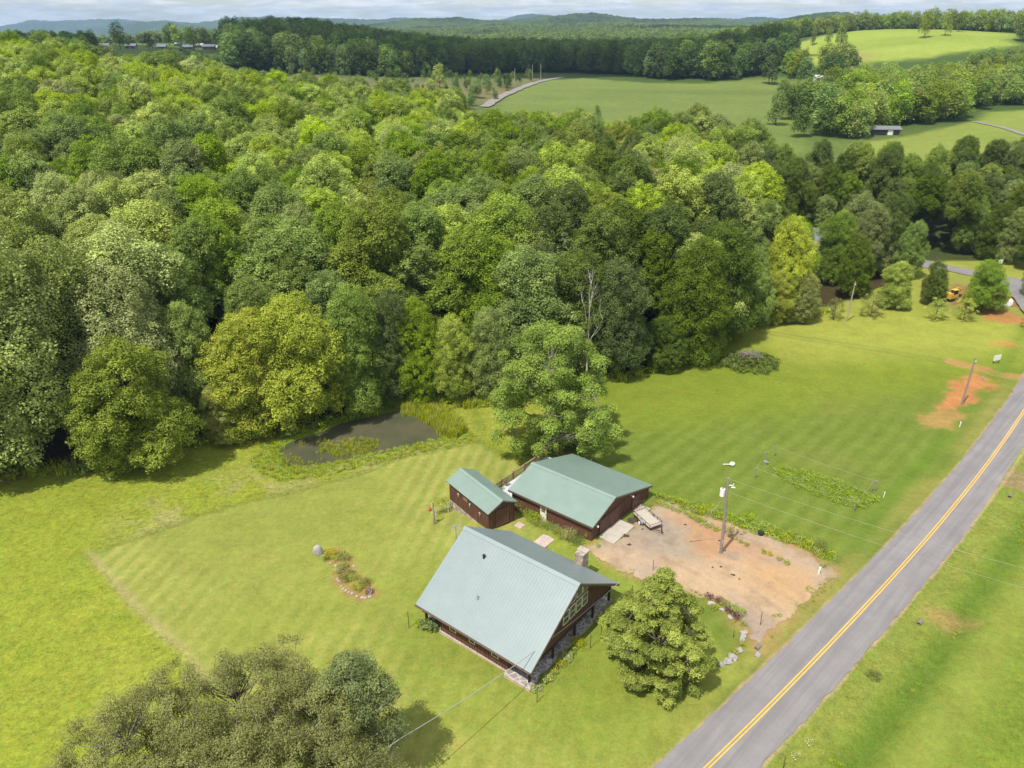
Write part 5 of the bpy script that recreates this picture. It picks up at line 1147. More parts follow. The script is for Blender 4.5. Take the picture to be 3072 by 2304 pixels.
# ---------------------------------------------------------------- the large single trees
def hero(name,x,y,z,H,R,z0,ncl,lr,leaf,per,mat,bark,label,cat='tree',seed=1,prof=P_wide,trunk_r=.4,flat=.7,shell=.3,gap=.25,nlimb=12,squash=(1,1),hang=0,vis=1,extra=None,topflat=1,rnd=.9):
    rg=np.random.default_rng(seed); e=empty(name,(x,y,z),0,label,cat); cl=[]
    i=0; ga=2.39996
    while len(cl)<ncl:
        t=rg.random(); a=rg.uniform(0,2*math.pi); q=rg.uniform(.45,1)**.6 if rg.random()>.3 else rg.uniform(.15,.6)
        n=math.sin(a*3+seed)*math.sin(t*9+seed*2)*.5+math.sin(a*5+t*4)*.3
        if n<-gap*2+rg.uniform(-.2,.2) and q>.5: continue
        rr=max(.2,prof(t)*R*(1+.10*math.sin(a*4+seed)+.08*math.sin(a*7+t*5))-lr*.7)*q; s=lr*rg.uniform(.65,1.25)
        p=(math.cos(a)*rr*squash[0],math.sin(a)*rr*squash[1],z0+(H-z0-s*.6)*t)
        if any((p[0]-c[0])**2+(p[1]-c[1])**2+(p[2]-c[2])**2<(lr*.62)**2 for c in cl): 
            i+=1
            if i<4000: continue
        cl.append((*p,s,s*flat))
    me=crown_mesh('crown',cl,leaf,per,mat,seed,.8,rnd*.85,hang,shell); c=mobj('crown',me,e)
    mb=MB(); rgp=random.Random(seed); th=H*.78; tp=[Vector((math.sin(k*1.1+seed)*.02*H*k/6,math.cos(k*1.3+seed)*.02*H*k/6,-.3+th*k/6)) for k in range(7)]
    mb.tube(tp,[trunk_r*(1.45,1,.85,.7,.52,.36,.2)[k] for k in range(7)],10); mb.build('trunk',bark,e,True)
    lm=MB(); nodes=[]
    for k in range(nlimb):
        f=.22+.68*k/nlimb; i0=min(5,int(f*6)); p=tp[i0].lerp(tp[i0+1],f*6-i0); a=k*2.4+seed; out=R*.78*prof(min(1,max(0,(p.z-z0)/(H-z0)+.12)))*rgp.uniform(.75,1); q=[p]
        for s in range(1,6):
            u_=s/5; q.append(p+Vector((math.cos(a+.25*math.sin(s+k))*out*u_*squash[0],math.sin(a+.25*math.sin(s+k))*out*u_*squash[1],(H-z0)*.13*u_+.25*math.sin(s*2+k))))
        r0=trunk_r*(1-f*.75)*.55; lm.tube(q,[r0,r0*.8,r0*.62,r0*.45,r0*.3,r0*.12],6); nodes+=q[1:]
    for c_ in cl:
        cc=Vector(c_[:3]); nb=min(nodes,key=lambda n_:(n_-cc).length+max(0,n_.z-cc.z)); m_=nb.lerp(cc,.5)+Vector((rgp.uniform(-.2,.2),rgp.uniform(-.2,.2),-.12)); lm.tube([nb,m_,cc],[.07*vis,.045*vis,.02*vis],4)
        for _ in range(2):
            w=cc+Vector((rgp.uniform(-1,1),rgp.uniform(-1,1),rgp.uniform(-.3,.6)))*c_[3]*.8; lm.tube([cc,w],[.025*vis,.008],3)
    if extra: extra(lm,rgp)
    lm.build('limbs',bark,e,True); return e
OX,OY=Pz(1195,966,-.7)
hero('oak_tree',OX,OY,H1(OX,OY),17.6,9.1,1.0,215,1.1,.22,470,M['oak'],M['barkgrey'],'large airy green tree standing alone on the lawn behind the garage',seed=5,prof=P_wide,trunk_r=.42,flat=.62,gap=.16,nlimb=14,hang=.5)
MX,MY=Pz(1412,1452,.4)
hero('maple_tree',MX,MY,H1(MX,MY),11.1,4.9,.4,260,.62,.15,1700,M['maple'],M['bark'],'dense rounded maple on the lawn between the house front and the road',seed=9,prof=lambda t:(.78+.22*t/.3) if t<.3 else max(.08,(1-((t-.3)/.72)**1.35)),trunk_r=.25,flat=.62,gap=.5,nlimb=12,shell=.45,rnd=.8)
BX,BY=-18.3,33.0
hero('spreading_tree',BX,BY,H1(BX,BY),10.9,10.9,2.2,860,.78,.115,620,M['brownol'],M['barkgrey'],'wide sparse brownish-olive tree filling the bottom left of the picture',seed=21,prof=lambda t:(.8+.2*t/.4) if t<.4 else max(.80,math.sqrt(max(0,1-((t-.4)/.75)**2))),trunk_r=.35,flat=.75,gap=.7,nlimb=18,shell=.15,squash=(1.0,.85),vis=.8,rnd=1.2)
hero('broadleaf_tree',-11.0,37.4,H1(-11,37.4),11.6,3.7,2.5,120,.8,.14,620,M['greenol'],M['palebark'],'duller green leafier tree on the right side of the wide olive tree',seed=33,prof=P_round,trunk_r=.2,flat=.75,gap=.35,nlimb=8,shell=.25)
def dead_tree(name,x,y,z,H,r,n,label,seed=1,lean=(0,0),up=1.0,mat='deadwood',spread=.35,start=.45):
    rg=random.Random(seed); e=empty(name,(x,y,z),0,label,'dead tree'); mb=MB(); q=[Vector((lean[0]*t*H+rg.uniform(-.1,.1),lean[1]*t*H,H*t*.8)) for t in (0,.25,.5,.75,1)]; mb.tube(q,[r,r*.85,r*.65,r*.45,r*.15],7); mb.build('trunk',M[mat],e)
    lm=MB()
    def br(p,d,l,r,dep):
        pts=[p]; 
        for k in range(3): d=(d+Vector((rg.uniform(-.3,.3),rg.uniform(-.3,.3),rg.uniform(-.1,.25)*up))).normalized(); pts.append(pts[-1]+d*l/3)
        lm.tube(pts,[r,r*.75,r*.5,r*.2],4)
        if dep>0:
            for _ in range(3): 
                k=rg.choice((1,2,3)); br(pts[k],(d+Vector((rg.uniform(-1,1),rg.uniform(-1,1),rg.uniform(-.2,.8)*up))).normalized(),l*.55,r*.45,dep-1)
    for k in range(n):
        t=rg.uniform(start,1); i=min(3,int(t*4)); p=q[i].lerp(q[i+1],t*4-i); a=rg.uniform(0,6.28); br(p,Vector((math.cos(a)*spread,math.sin(a)*spread,up)).normalized(),H*.32,r*.4,2)
    lm.build('branches',M[mat],e); return e
x_,y_=pt(1262,800); dead_tree('dead_tree',x_-.3,y_-6.5,H1(x_,y_-6.5),15.2,.17,6,'slender bleached dead tree rising at the forest edge behind the lawn tree',3,(0,0),1.6,start=.55,spread=.22)
x_,y_=pt(960,866); dead_tree('fallen_branch',x_,y_,H1(x_,y_),4.2,.11,7,'bleached fallen branch at the forest edge right of the pond',5,(.35,0),.5,spread=1,start=.1)
x_,y_=pt(1035,850); dead_tree('dead_tree',x_,y_-1.0,H1(x_,y_),9.5,.16,9,'grey broken dead tree tangled at the forest edge beside the lawn tree',8,(.08,0),.5,spread=.7,start=.3)
dead_tree('dead_branch',-9.6,31.6,H1(-9.6,31.6),8.2,.13,16,'bleached bare limbs sticking out right of the bottom left tree',12,(.14,-.02),.35,spread=1.1,start=.45)
for k,(u,dy,H,lab) in enumerate(((455,4,20,'tall pale bare trunk in the dark gap of the forest front, leftmost of the pair'),(478,7,21,'tall pale bare trunk in the dark gap of the forest front, rightmost of the pair'))):
    x_,y_=uX(u,106+dy,4),106+dy; e=tree('broadleaf_tree',x_,y_,NB[k],24,.9,'mid',lab); 
x_,y_=pt(2016,585); e=empty('broken_tree',(x_,y_,H1(x_,y_)),0,'broken reddish dead trunk beside the side road','dead tree'); MB().tube([(0,0,-.2),(.05,0,1.8),(.1,0,3.2)],[.42,.32,.22],8).build('trunk',M['fascia'],e)
# ---------------------------------------------------------------- bushes and beds
BUSH={}
def bush(u,v,r,h,tone,label,cat='bush',name='bush',z=.4,leaf=.10,seed=None,group=None,flowers=None,at=None,per=420):
    x_,y_=at or Pz(u,v,z); z_=H1(x_,y_); seed=seed or int(u*7+v); rg=np.random.default_rng(seed); lob=[]
    n=max(4,int(7+r*5))
    for k in range(n):
        a=k*2.4; q=math.sqrt((k+.5)/n)*r*.7; s=r*.38*rg.uniform(.8,1.25); lob.append((math.cos(a)*q,math.sin(a)*q,h*rg.uniform(.38,.72)*(1-.45*(q/r)**2),s,max(.12,s*min(1.1,h/r*.8))))
    e=empty(name,(x_,y_,z_),0,label,cat,group); mobj('foliage',crown_mesh('foliage',lob,leaf,per/max(.35,r)**.5,M[tone],seed,.4,.9,0,.35),e)
    if flowers:
        fl=[(l[0],l[1],l[2]+l[4]*.35,l[3]*1.02,l[4]) for l in lob]; mobj('flowers',crown_mesh('flowers',fl,leaf*.9,per*.30/max(.35,r)**.5,M[flowers],seed+1,.9,.4,0,.9),e)
    return e
HOSTA=dict(leaf=.16)
bush(1159,1484,.62,.45,'pale','pale round hosta at the front corner post of the porch','plant','hosta',**HOSTA)
bush(1181,1464,.75,.55,'pale','pale hosta clump second along the porch border','plant','hosta',**HOSTA)
bush(1195,1453,.5,.6,'weed','orange-yellow flowers between the hosta clumps of the porch border','flowers','flowering_plant',flowers='flower')
bush(1209,1436,.65,.65,'weed','yellow flowers in the middle of the porch border','flowers','flowering_plant',flowers='flower')
bush(1198,1442,.4,.5,'grey','small blue-green clump behind the yellow flowers of the porch border','plant','plant')
bush(1222,1419,.8,.55,'pale','broad pale green clump in the porch border, nearer the house corner','plant','hosta',**HOSTA)
bush(1234,1408,.6,.55,'weed','light green clump in the porch border next to the big orange flowers','plant','plant')
bush(1249,1391,.85,.7,'weed','large bed of orange-yellow flowers at the upper end of the porch border','flowers','flowering_plant',flowers='flower')
bush(1301,1345,.95,.8,'pale','round pale variegated bush on the lawn beside the porch','bush','bush')
bush(1318,1322,.9,.8,'weed','yellow-green bush beside the pale round one, left of the maple','bush','bush')
bush(1333,1306,.7,.7,'weed','small bush at the right end of the porch, left of the maple top','bush','bush')
bush(905,1342,.6,.6,'lime2','lime green plant at the rear left porch post','plant','plant')
bush(921,1346,.9,.9,'grey','bluish hosta heap under the rear left eave','plant','hosta',leaf=.2)
bush(938,1346,.9,.8,'deepg','dark green hosta under the rear left eave next to the wall','plant','hosta',leaf=.2)
GB=[(1128,1098,1.0,1.5,'weed',0,'tall rose bush at the shed end of the garage bed'),(1140,1112,.8,1.0,'grey',0,'grey lavender clump by the roses in the garage bed'),(1150,1126,.9,1.0,'weed',0,'green perennial clump left of the garage door bed path'),
(1163,1134,.8,.9,'olive',0,'olive perennial clump beside the path slab'),(1183,1141,.6,.8,'grey',0,'grey-green clump by the end of the path slab near the garage door'),(1206,1129,.6,1.1,'weed',0,'upright green plant against the garage wall, right of the door'),
(1200,1149,.7,.8,'grey',0,'silvery clump in the garage bed beyond the path'),(1213,1160,.75,.9,'olive',0,'olive green clump in the garage bed, middle'),(1234,1144,.7,1.2,'weed',0,'tall yellow-green plant against the garage wall'),
(1228,1166,.85,1.0,'weed','flower2','flowering green clump at the front of the garage bed'),(1243,1176,.9,.9,'deepg',0,'dark green clump at the front end of the garage bed'),(1269,1165,.6,.9,'weed',0,'bright leafy plant at the garage front corner'),
(1220,1150,.5,.7,'purple',0,'dark red plant in the middle of the garage bed'),(1292,1187,.3,.4,'weed',0,'small green weed on the gravel by the chimney')]
for u,v,r,h,t_,f_,l_ in GB: bush(u,v,r*1.25,h*1.25,t_,l_,'plant','garden_plant',z=.7,flowers=f_ or None)
YB=[(714,1194,.85,.8,'yellow','flower','yellow flowering clump at the top of the oval yard bed'),(704,1203,.5,.5,'deepg',0,'low dark green clump at the top left of the yard bed'),(729,1204,.7,.8,'olive',0,'olive clump near the top of the yard bed'),
(745,1204,.75,1.1,'grey',0,'tall grey-green spiky clump in the upper yard bed'),(741,1222,.75,.7,'yellow',0,'yellow-green grass clump in the middle of the yard bed'),(734,1232,.6,.5,'pale',0,'pale clump on the left middle edge of the yard bed'),
(744,1250,.8,.8,'brownol',0,'greyish brown clump in the lower yard bed'),(762,1249,.7,.8,'weed',0,'bright green clump in the lower yard bed'),(772,1271,.8,.8,'yellow',0,'yellow-green clump near the bottom of the yard bed'),
(789,1262,.8,.9,'brownol',0,'brownish seed-head clump on the right of the yard bed'),(797,1279,.55,.5,'purple',0,'dark purple-leaved plant at the lower tip of the yard bed'),(757,1236,.5,.6,'grey',0,'small grey clump mid-way along the yard bed')]
for u,v,r,h,t_,f_,l_ in YB: bush(u,v,r,h,t_,l_,'plant','garden_plant',z=.0,flowers=f_ or None)
DB=[(1430,1090,.6,'weed'),(1441,1096,.5,'weed'),(1454,1101,.55,'pale'),(1466,1106,.5,'weed'),(1480,1110,.4,'lime2'),(1494,1117,.6,'lime2'),(1506,1124,.7,'lime2'),(1516,1130,.7,'lime2'),(1530,1139,.6,'weed'),(1546,1147,.55,'weed'),(1612,1180,.4,'olive'),(1600,1173,.35,'olive'),(1649,1195,.45,'lime2'),(1663,1200,.4,'yellow'),(1683,1210,.45,'lime2'),(1698,1219,.5,'lime2'),(1588,1165,.35,'weed')]
for k,(u,v,r,t_) in enumerate(DB):
    bush(u,v,r,.5,t_,'low yellow-green plant in the planted row along the upper edge of the gravel drive','plant','border_plant',z=.5,group='low plants in the row along the gravel drive')
bush(1573,1153,.7,1.0,'grey','dark blue-green bush just right of the transformer pole','bush','bush',z=.5)
bush(1619,1121,.8,1.1,'weed','yellow-green shrub in the weedy bank above the drive','bush','bush',z=.5)
bush(1771,1186,.8,1.2,'brownol','brownish tall weeds near the lower end of the weedy bank','weeds','weed_clump',z=.4)
bush(1776,1226,.45,.6,'weed','green plant behind the stubby white marker post','plant','garden_plant',z=.4)
LB=[(1531,1296,.6,'purple','dark red shrub at the maple end of the rock border'),(1543,1318,.5,'lime2','lime yellow ball-shaped bush inside the rock border'),(1552,1303,.55,'purple','second dark red shrub of the rock border'),(1566,1311,.6,'olive','olive shrub in the rock border'),(1574,1324,.5,'purple','dark red shrub mid-way along the rock border'),
(1583,1318,.6,'weed','green shrub at the gravel side of the rock border'),(1600,1330,.7,'weed','larger green shrub at the bend of the rock border'),(1591,1338,.6,'purple','dark red shrub at the bend of the rock border'),(1604,1352,.45,'olive','small olive plant below the bend of the rock border'),(1604,1394,.3,'flower','small orange-yellow flower clump at the lower rock border'),(1588,1409,.35,'flower','yellow flower clump at the lower tip of the rock border')]
for u,v,r,t_,l_ in LB: bush(u,v,r,r*1.2,'weed' if t_=='flower' else t_,l_,'plant','garden_plant',z=.4,flowers='flower' if t_=='flower' else None)
def rock(u,v,r,label,mat='rock',z=.4,group=None,el=(1,1,.6),seed=None):
    x_,y_=Pz(u,v,z); z_=H1(x_,y_); o=MB().blob((0,0,0),(r*el[0],r*el[1],r*el[2]),seed or int(u+v),.22,2).build('rock',M[mat]); o.location=(x_,y_,z_+r*.15); o.rotation_euler=(0,0,u%3); return tag(o,label,'rock',group)
random.seed(8)
for k,(a,b,r) in enumerate(((620,705,.14),(740,765,.16),(770,1060,.16),(800,1100,.12),(850,1210,.12),(890,1270,.13),(950,1310,.13),(1010,1345,.12),(1080,1375,.14),(1180,1435,.13),(1290,1465,.17),(1350,1475,.15),(1440,1450,.16),(1110,790,.15),(1105,900,.18),(1230,1120,.17))):
    rock((900+a/6.913)*.72,(1580+b/6.913)*.72,r,'small pale edging stone around the oval flower bed in the yard','rockw',0,'edging stones of the oval yard bed')
rock(800,1278,.36,'white quartz rock at the lower tip of the oval flower bed','rockw',0,el=(1,.8,.8))
o=MB().blob((0,0,.1),(.55,.42,1.0),4,.07,3,flat=-.2).build('boulder',M['rock'],None,True); x_,y_=Pz(686,1188,0); o.location=(x_,y_,H1(x_,y_)); tag(o,'smooth upright grey boulder on the lawn above the oval bed','boulder')
rock(692,1190,.18,'small pale stone at the foot of the upright boulder','rockw',0)
for u,v,r,l_,m_ in ((1560,1321,.24,'white rock behind the lime bush in the rock border','rockw'),(1577,1337,.27,'white rock at the bend of the rock border','rockw'),(1606,1372,.42,'largest pale rock of the rock border','rockw'),(1603,1384,.3,'pale rock just below the largest one','rock'),(1536,1307,.32,'flat pale rock beneath the dark red shrubs','rockw'),(1573,1431,.45,'dark grey rock ending the border on the lawn','rock'),(1583,1422,.4,'grey rock second from the lower end of the border','rock'),(1597,1408,.35,'grey rock between the two yellow flower clumps','rock'),(1636,1418,.3,'pale rock pile at the culvert end','rock'),(1558,1437,.3,'small dark rock sunk in the lawn at the border end','rock')): rock(u,v,r,l_,m_,.3,el=(1.2,.8,.6))
for k,(a,b,r) in enumerate(((350,510,.5),(370,500,.4),(335,500,.3),(290,625,.35),(310,630,.25),(325,690,.2),(420,572,.12),(725,528,.15),(978,828,.13),(1070,885,.16),(1055,880,.1),(920,832,.1),(1110,912,.1),(968,640,.15),(265,640,.2))):
    x_,y_=Pz((1750+a/2.37)*.72,(1350+b/2.37)*.72,.7); o=MB().blob((0,0,0),(r,r*.8,r*.35),k+3,.35,2).build('mulch_clod',M['mulch']); o.location=(x_,y_,H1(x_,y_)+.06); tag(o,'dark clod of mulch or leaves lying on the gravel near the slabs' if k<7 else 'small dark clod lying on the open gravel','debris','dark clods by the garage slabs' if k<7 else 'dark clods on the open gravel')
x_,y_=Pz(1643,1155,.5); o=MB().tube([(0,0,0),(0,0,.45)],[.28,.34],12).build('bucket',M['black']); o.location=(x_,y_,H1(x_,y_)); tag(o,'black bucket standing in the bank above the drive','bucket')
# pole with feeder and vine arbour on the lawn
x_,y_=Pz(938,1134,0); z_=H1(x_,y_); e=empty('garden_pole',(x_,y_,z_),0,'rough garden pole with a dark red hanging ornament on the lawn by the shed','garden pole'); MB().tube([(0,0,-.2),(.05,0,1.5),(0,0,2.9)],[.11,.09,.07],8).build('pole',M['pole'],e)
MB().blob((-.35,0,1.9),(.22,.18,.28),3,.2,1).tube([(0,0,2.2),(-.35,0,2.15)],.03,5).build('ornament',M['redp'],e)
x_,y_=Pz(951,1106,0); z_=H1(x_,y_); e=empty('vine_arbour',(x_,y_,z_),.5,'small white-legged arbour covered in yellow-green vine near the shed','arbour'); 
for sx_,sy_ in ((-.8,-.4),(.8,-.4),(-.8,.5),(.8,.5)): MB().tube([(sx_,sy_,0),(sx_,sy_,1.5)],.04,5).build('leg',M['white'],e)
mobj('vine',crown_mesh('vine',[(-.6,0,1.55,.5,.3),(0,.1,1.65,.6,.35),(.6,0,1.55,.5,.3),(.2,-.3,1.5,.45,.25)],.13,700,M['lime'],77,.5),e)
# deck pots and chair
for k,(e_,s_,m_,l_) in enumerate(((-8.5,-3.1,'deepg','dark leafy pot plant on the deck railing corner nearest the shed'),(-8.75,-2.2,'deepg','dark leafy pot plant second along the deck railing'),(-8.75,-1.0,'deepg','dark leafy pot plant third along the deck railing'))):
    lx,ly,_=gloc(e_,s_); e=empty('potted_plant',(lx,ly,1.0 if k else .55),0,l_,'potted plant'); MB().tube([(0,0,.0),(0,0,.35)],[.16,.22],10).build('pot',M['railing'],e); mobj('leaves',crown_mesh('leaves',[(0,0,.55,.35,.35),(.15,.1,.5,.25,.25)],.12,500,M[m_],k+3,.4),e)
lx,ly,_=gloc(-6.6,-3.3); e=empty('planter',(lx,ly,.55),0,'blue glazed planter with small bush at the deck corner','planter'); MB().tube([(0,0,0),(0,0,.25),(0,0,.55)],[.25,.36,.34],14).build('pot',M['bluep'],e); mobj('leaves',crown_mesh('leaves',[(0,0,.75,.3,.25)],.12,600,M['weed'],5,.4),e)
# old mound on the lawn
x_,y_=Pz(1620,786,-.6); z_=H1(x_,y_); rg=np.random.default_rng(5); lob=[]
for k in range(46):
    a=k*2.4; q=math.sqrt((k+.5)/46)*4.6; lob.append((math.cos(a)*q,math.sin(a)*q*.8,.25+1.5*(1-(q/4.9)**2)*rg.uniform(.5,1.15),.8*rg.uniform(.7,1.3),.6))
e=empty('shrub_mound',(x_,y_,z_),0,'wide overgrown mound of dark shrubs on the far lawn with grey brush on top','shrubs'); mobj('foliage',crown_mesh('foliage',lob,.26,190,M['deepg'],9,.4,.9,0,.4),e)
mb=MB(); r_=random.Random(2)
for k in range(60):
    a=r_.uniform(0,6.28); c0=Vector((r_.uniform(-1.4,1.0),r_.uniform(-.8,.8),2.0+r_.uniform(-.2,.3))); d=Vector((math.cos(a),math.sin(a),r_.uniform(-.2,.2)))*r_.uniform(.5,1.1); mb.tube([c0-d,c0+d],[.07,.03],4)
mb.build('brush_pile',M['planks'],e)
bush(1664,779,.5,1.2,'grey','thin young sapling on the lawn right of the shrub mound','sapling','sapling',z=-.6,per=60)
# garden enclosure
GP=[((245,640),1.5),((365,440),1.5),((480,360),1.5),((1660,800),1.5),((1625,800),1.3),((1415,1045),1.4)]
gpts=[]
for k,((a,b),h) in enumerate(GP):
    u,v=(2200+a/3.95)*.72,(1280+b/3.95)*.72; x_,y_=Pz(u,v,-.1); z_=H1(x_,y_); o=MB().tube([(0,0,-.1),(.05,0,h)],.05,6).box(-.28,.28,-.04,.04,h-.04,h+.04,.3).build('garden_post',M['pole']); o.location=(x_,y_,z_)
    tag(o,('nearest left corner post of the garden enclosure, driveway side','mid post on the left side of the garden enclosure','far left corner post of the garden enclosure','far right corner post of the garden enclosure','gate post beside the far right garden corner','nearest right corner post of the garden enclosure')[k],'post'); gpts.append(Vector((x_,y_,z_+h)))
for i,j,l_ in ((0,1,'pale tape on the left side of the garden enclosure, nearer half'),(1,2,'pale tape on the left side of the garden enclosure, farther half'),(2,3,'pale tape along the far long side of the garden enclosure'),(0,5,'pale tape along the near long side of the garden enclosure'),(4,5,'pale tape on the roadside end of the garden enclosure')): cable('fence_tape',gpts[i],gpts[j],.16,l_,.011,'palebark')
x_,y_=Pz(1652,1006,-.1); o=MB().tube([(0,0,0),(0,0,.5)],[.2,.25],10).blob((.3,.2,.15),(.25,.2,.15),2,.2,1).build('pail',M['greym']); o.location=(x_,y_,H1(x_,y_)); tag(o,'grey pail inside the far left corner of the garden enclosure','pail')
x_,y_=Pz(1581,1007,0); o=MB().blob((0,0,.25),(.35,.3,.25),3,.1,2).tube([(-.2,0,.2),(-1.1,.2,.08)],.05,6).build('basin',M['white']); o.location=(x_,y_,H1(x_,y_)); tag(o,'small white upturned basin lying on the lawn above the transformer pole','basin')
# ---------------------------------------------------------------- stuff: reeds, weeds, grass tufts
def blades(n,h,r,w,seed,mat,name,curve=.3):
    rg=np.random.default_rng(seed); V=[];T=[]
    for k in range(n):
        a=rg.uniform(0,6.28); q=rg.uniform(0,r); hh=h*rg.uniform(.6,1.15); b=rg.uniform(0,6.28); bx=math.cos(a)*q; by=math.sin(a)*q; dx=math.cos(b)*curve*hh; dy=math.sin(b)*curve*hh; wx=-math.sin(b)*w/2; wy=math.cos(b)*w/2
        V+=[(bx-wx,by-wy,0),(bx+wx,by+wy,0),(bx+wx*.7+dx*.4,by+wy*.7+dy*.4,hh*.65),(bx-wx*.7+dx*.4,by-wy*.7+dy*.4,hh*.65),(bx-wx*.7+dx*.4,by-wy*.7+dy*.4,hh*.65),(bx+wx*.7+dx*.4,by+wy*.7+dy*.4,hh*.65),(bx+dx,by+dy,hh),(bx+dx,by+dy,hh*.99)]
        T+=[rg.random()]*8
    return np_mesh(name,V,np.arange(len(V)).reshape(-1,4),mat,False,tint=np.array(T))
def clump_src(name,me,u,v,z,label,cat): x_,y_=Pz(u,v,z); o=mobj(name,me); o.location=(x_,y_,H1(x_,y_)); return tag(o,label,cat)
def tuft_scatter(name,poly,d,seed,srcs,label,cat,hr=(.7,1.3),mask=None,zoff=0,wz=None):
    P=np.array(poly); q=hexpts(P[:,0].min(),P[:,0].max(),P[:,1].min(),P[:,1].max(),d,seed,.45); q=q[sdf(q[:,0],q[:,1],poly)<0]
    if mask is not None: q=q[mask(q[:,0],q[:,1])]
    z=hgt(q[:,0],q[:,1])+zoff
    if wz is not None: z=np.maximum(z,wz)
    r=np.random.default_rng(seed); n=len(q); print(name,n)
    return scatter(name,list(zip(q[:,0],q[:,1],z,r.uniform(*hr,n),r.uniform(.8,1.3,n),r.integers(0,len(srcs),n))),srcs,label,cat,1.0,seed)
RS=[clump_src('reed_clump',blades(46,1.35,.45,.06,k+1,M['reed'],'reed_clump',.25),u,v,-2.0,l_,'reeds') for k,(u,v,l_) in enumerate(((975,905,'reed clump at the right outer rim of the pond reeds'),(612,1000,'reed clump at the left tip of the pond')))]
tuft_scatter('reeds',PL((862,884),(915,884),(970,893),(1000,915),(1003,935),(985,948),(955,944),(935,918),(900,900),(870,895)),.42,3,RS,'dense yellow-green reed bed at the right end of the pond','reeds')
tuft_scatter('reeds',PL((618,972),(650,955),(700,946),(722,955),(700,975),(690,998),(640,1000)),.5,19,RS,'thin low reeds over the shallow left half of the pond','reeds',(.2,.5),wz=WATER_Z-.1,mask=lambda a,b:fbm(a,b,2,6,2)>.42)
tuft_scatter('reeds',PL((690,972),(712,955),(760,948),(815,950),(822,965),(780,978),(730,984)),.5,4,RS,'reed patch standing in the near side of the pond','reeds',(.25,.6),wz=WATER_Z-.1)
WS=[clump_src('weed_clump',crown_mesh('weed_clump',[(0,0,.22,.38,.28),(.2,.15,.2,.25,.25),(-.2,.1,.15,.25,.2)],.13,260,M['weed'],5+k,.5),u,v,.3,l_,'weeds') for k,(u,v,l_) in enumerate(((1800,1208,'weed clump at the road end of the weedy bank'),(1425,1072,'weed clump at the garage end of the weedy bank')))]
WS2=[clump_src('tall_grass_clump',blades(40,.55,.35,.05,8,M['reed'],'tall_grass_clump',.5),590,1010,-2,'tall grass clump on the meadow left of the pond','grass')]
tuft_scatter('garden_vines',GARDEN,.42,5,WS,'rows of sprawling leafy garden plants inside the tape enclosure','garden plants',(.5,1.15))
tuft_scatter('weeds',PL((1415,1070),(1500,1088),(1560,1102),(1640,1132),(1720,1158),(1806,1200),(1816,1216),(1790,1210),(1720,1180),(1640,1158),(1560,1128),(1480,1104)),.5,6,WS+WS2,'weedy bank between the gravel drive and the lawn','weeds',(.5,1.25))
q0=[tuple(p) for p in DRIVE]
def dmask(a,b):
    d=sdf(a,b,DRIVE)+(fbm(a,b,1.6,3,4)-.5)*1.4
    return (np.abs(d+.1)<.55)&(fbm(a,b,2.5,41,2)>.52)&(rdco(a,b)[1]<-RW/2-.2)
PD=np.array(DRIVE); tuft_scatter('edge_weeds',[(PD[:,0].min()-2,PD[:,1].min()-2),(PD[:,0].max()+2,PD[:,1].min()-2),(PD[:,0].max()+2,PD[:,1].max()+2),(PD[:,0].min()-2,PD[:,1].max()+2)],.33,14,WS2+WS,'ragged weeds creeping over the rim of the gravel drive','weeds',(.15,.4),mask=dmask)
BANK=PL((555,960),(610,950),(612,985),(632,1006),(700,1004),(800,980),(880,960),(950,945),(1000,948),(1020,925),(1025,950),(985,966),(900,982),(800,1006),(700,1030),(600,1040),(540,1010))
tuft_scatter('tall_grass',BANK,.6,7,WS2+WS[:1],'rank grass fringe around the near side of the pond','grass',(.5,1.1))
tuft_scatter('tall_grass',PL((950,862),(1060,862),(1075,878),(1000,885),(930,880),(860,885),(850,868)),.55,8,WS2+RS[:1],'rank grass strip below the forest edge right of the pond','grass',(.7,1.2))
EB=[p for p in EDGE[2:-3]]; EB2=[(p[0],p[1]-2.2) for p in EB][::-1]
tuft_scatter('undergrowth',EB+EB2,.9,9,WS+WS2,'leafy undergrowth along the foot of the forest','undergrowth',(1.0,3.0),mask=lambda a,b:(sdf(a,b,POND)>.6))
DITCH=[tuple(rdpos(a,RW/2+c)) for a,c in ((-12,3.6),(60,3.8),(60,5.4),(-12,5.6))]
tuft_scatter('ditch_weeds',DITCH,.7,12,WS2+WS[:1],'dark ditch vegetation beside the road','weeds',(.25,.6),mask=lambda a,b:fbm(a,b,3,9,3)>.66)
FLW=mobj('white_flower_clump',crown_mesh('white_flower_clump',[(0,0,.35,.35,.2),(.3,.1,.3,.2,.15)],.09,160,M['whitep'],3,.9)); x_,y_=Pz(1745,1612,.2); FLW.location=(x_,y_,H1(x_,y_)); tag(FLW,'upper clump of white umbel flowers in the right ditch','flowers')
o=FLW.copy(); C.objects.link(o); x_,y_=Pz(1716,1642,.2); o.location=(x_,y_,H1(x_,y_)); o['label']='lower clump of white umbel flowers in the right ditch'
bush(1885,1470,.8,.5,'deepg','dark bluish weed patch in the ditch right of the road','weeds','weed_clump',z=.0)
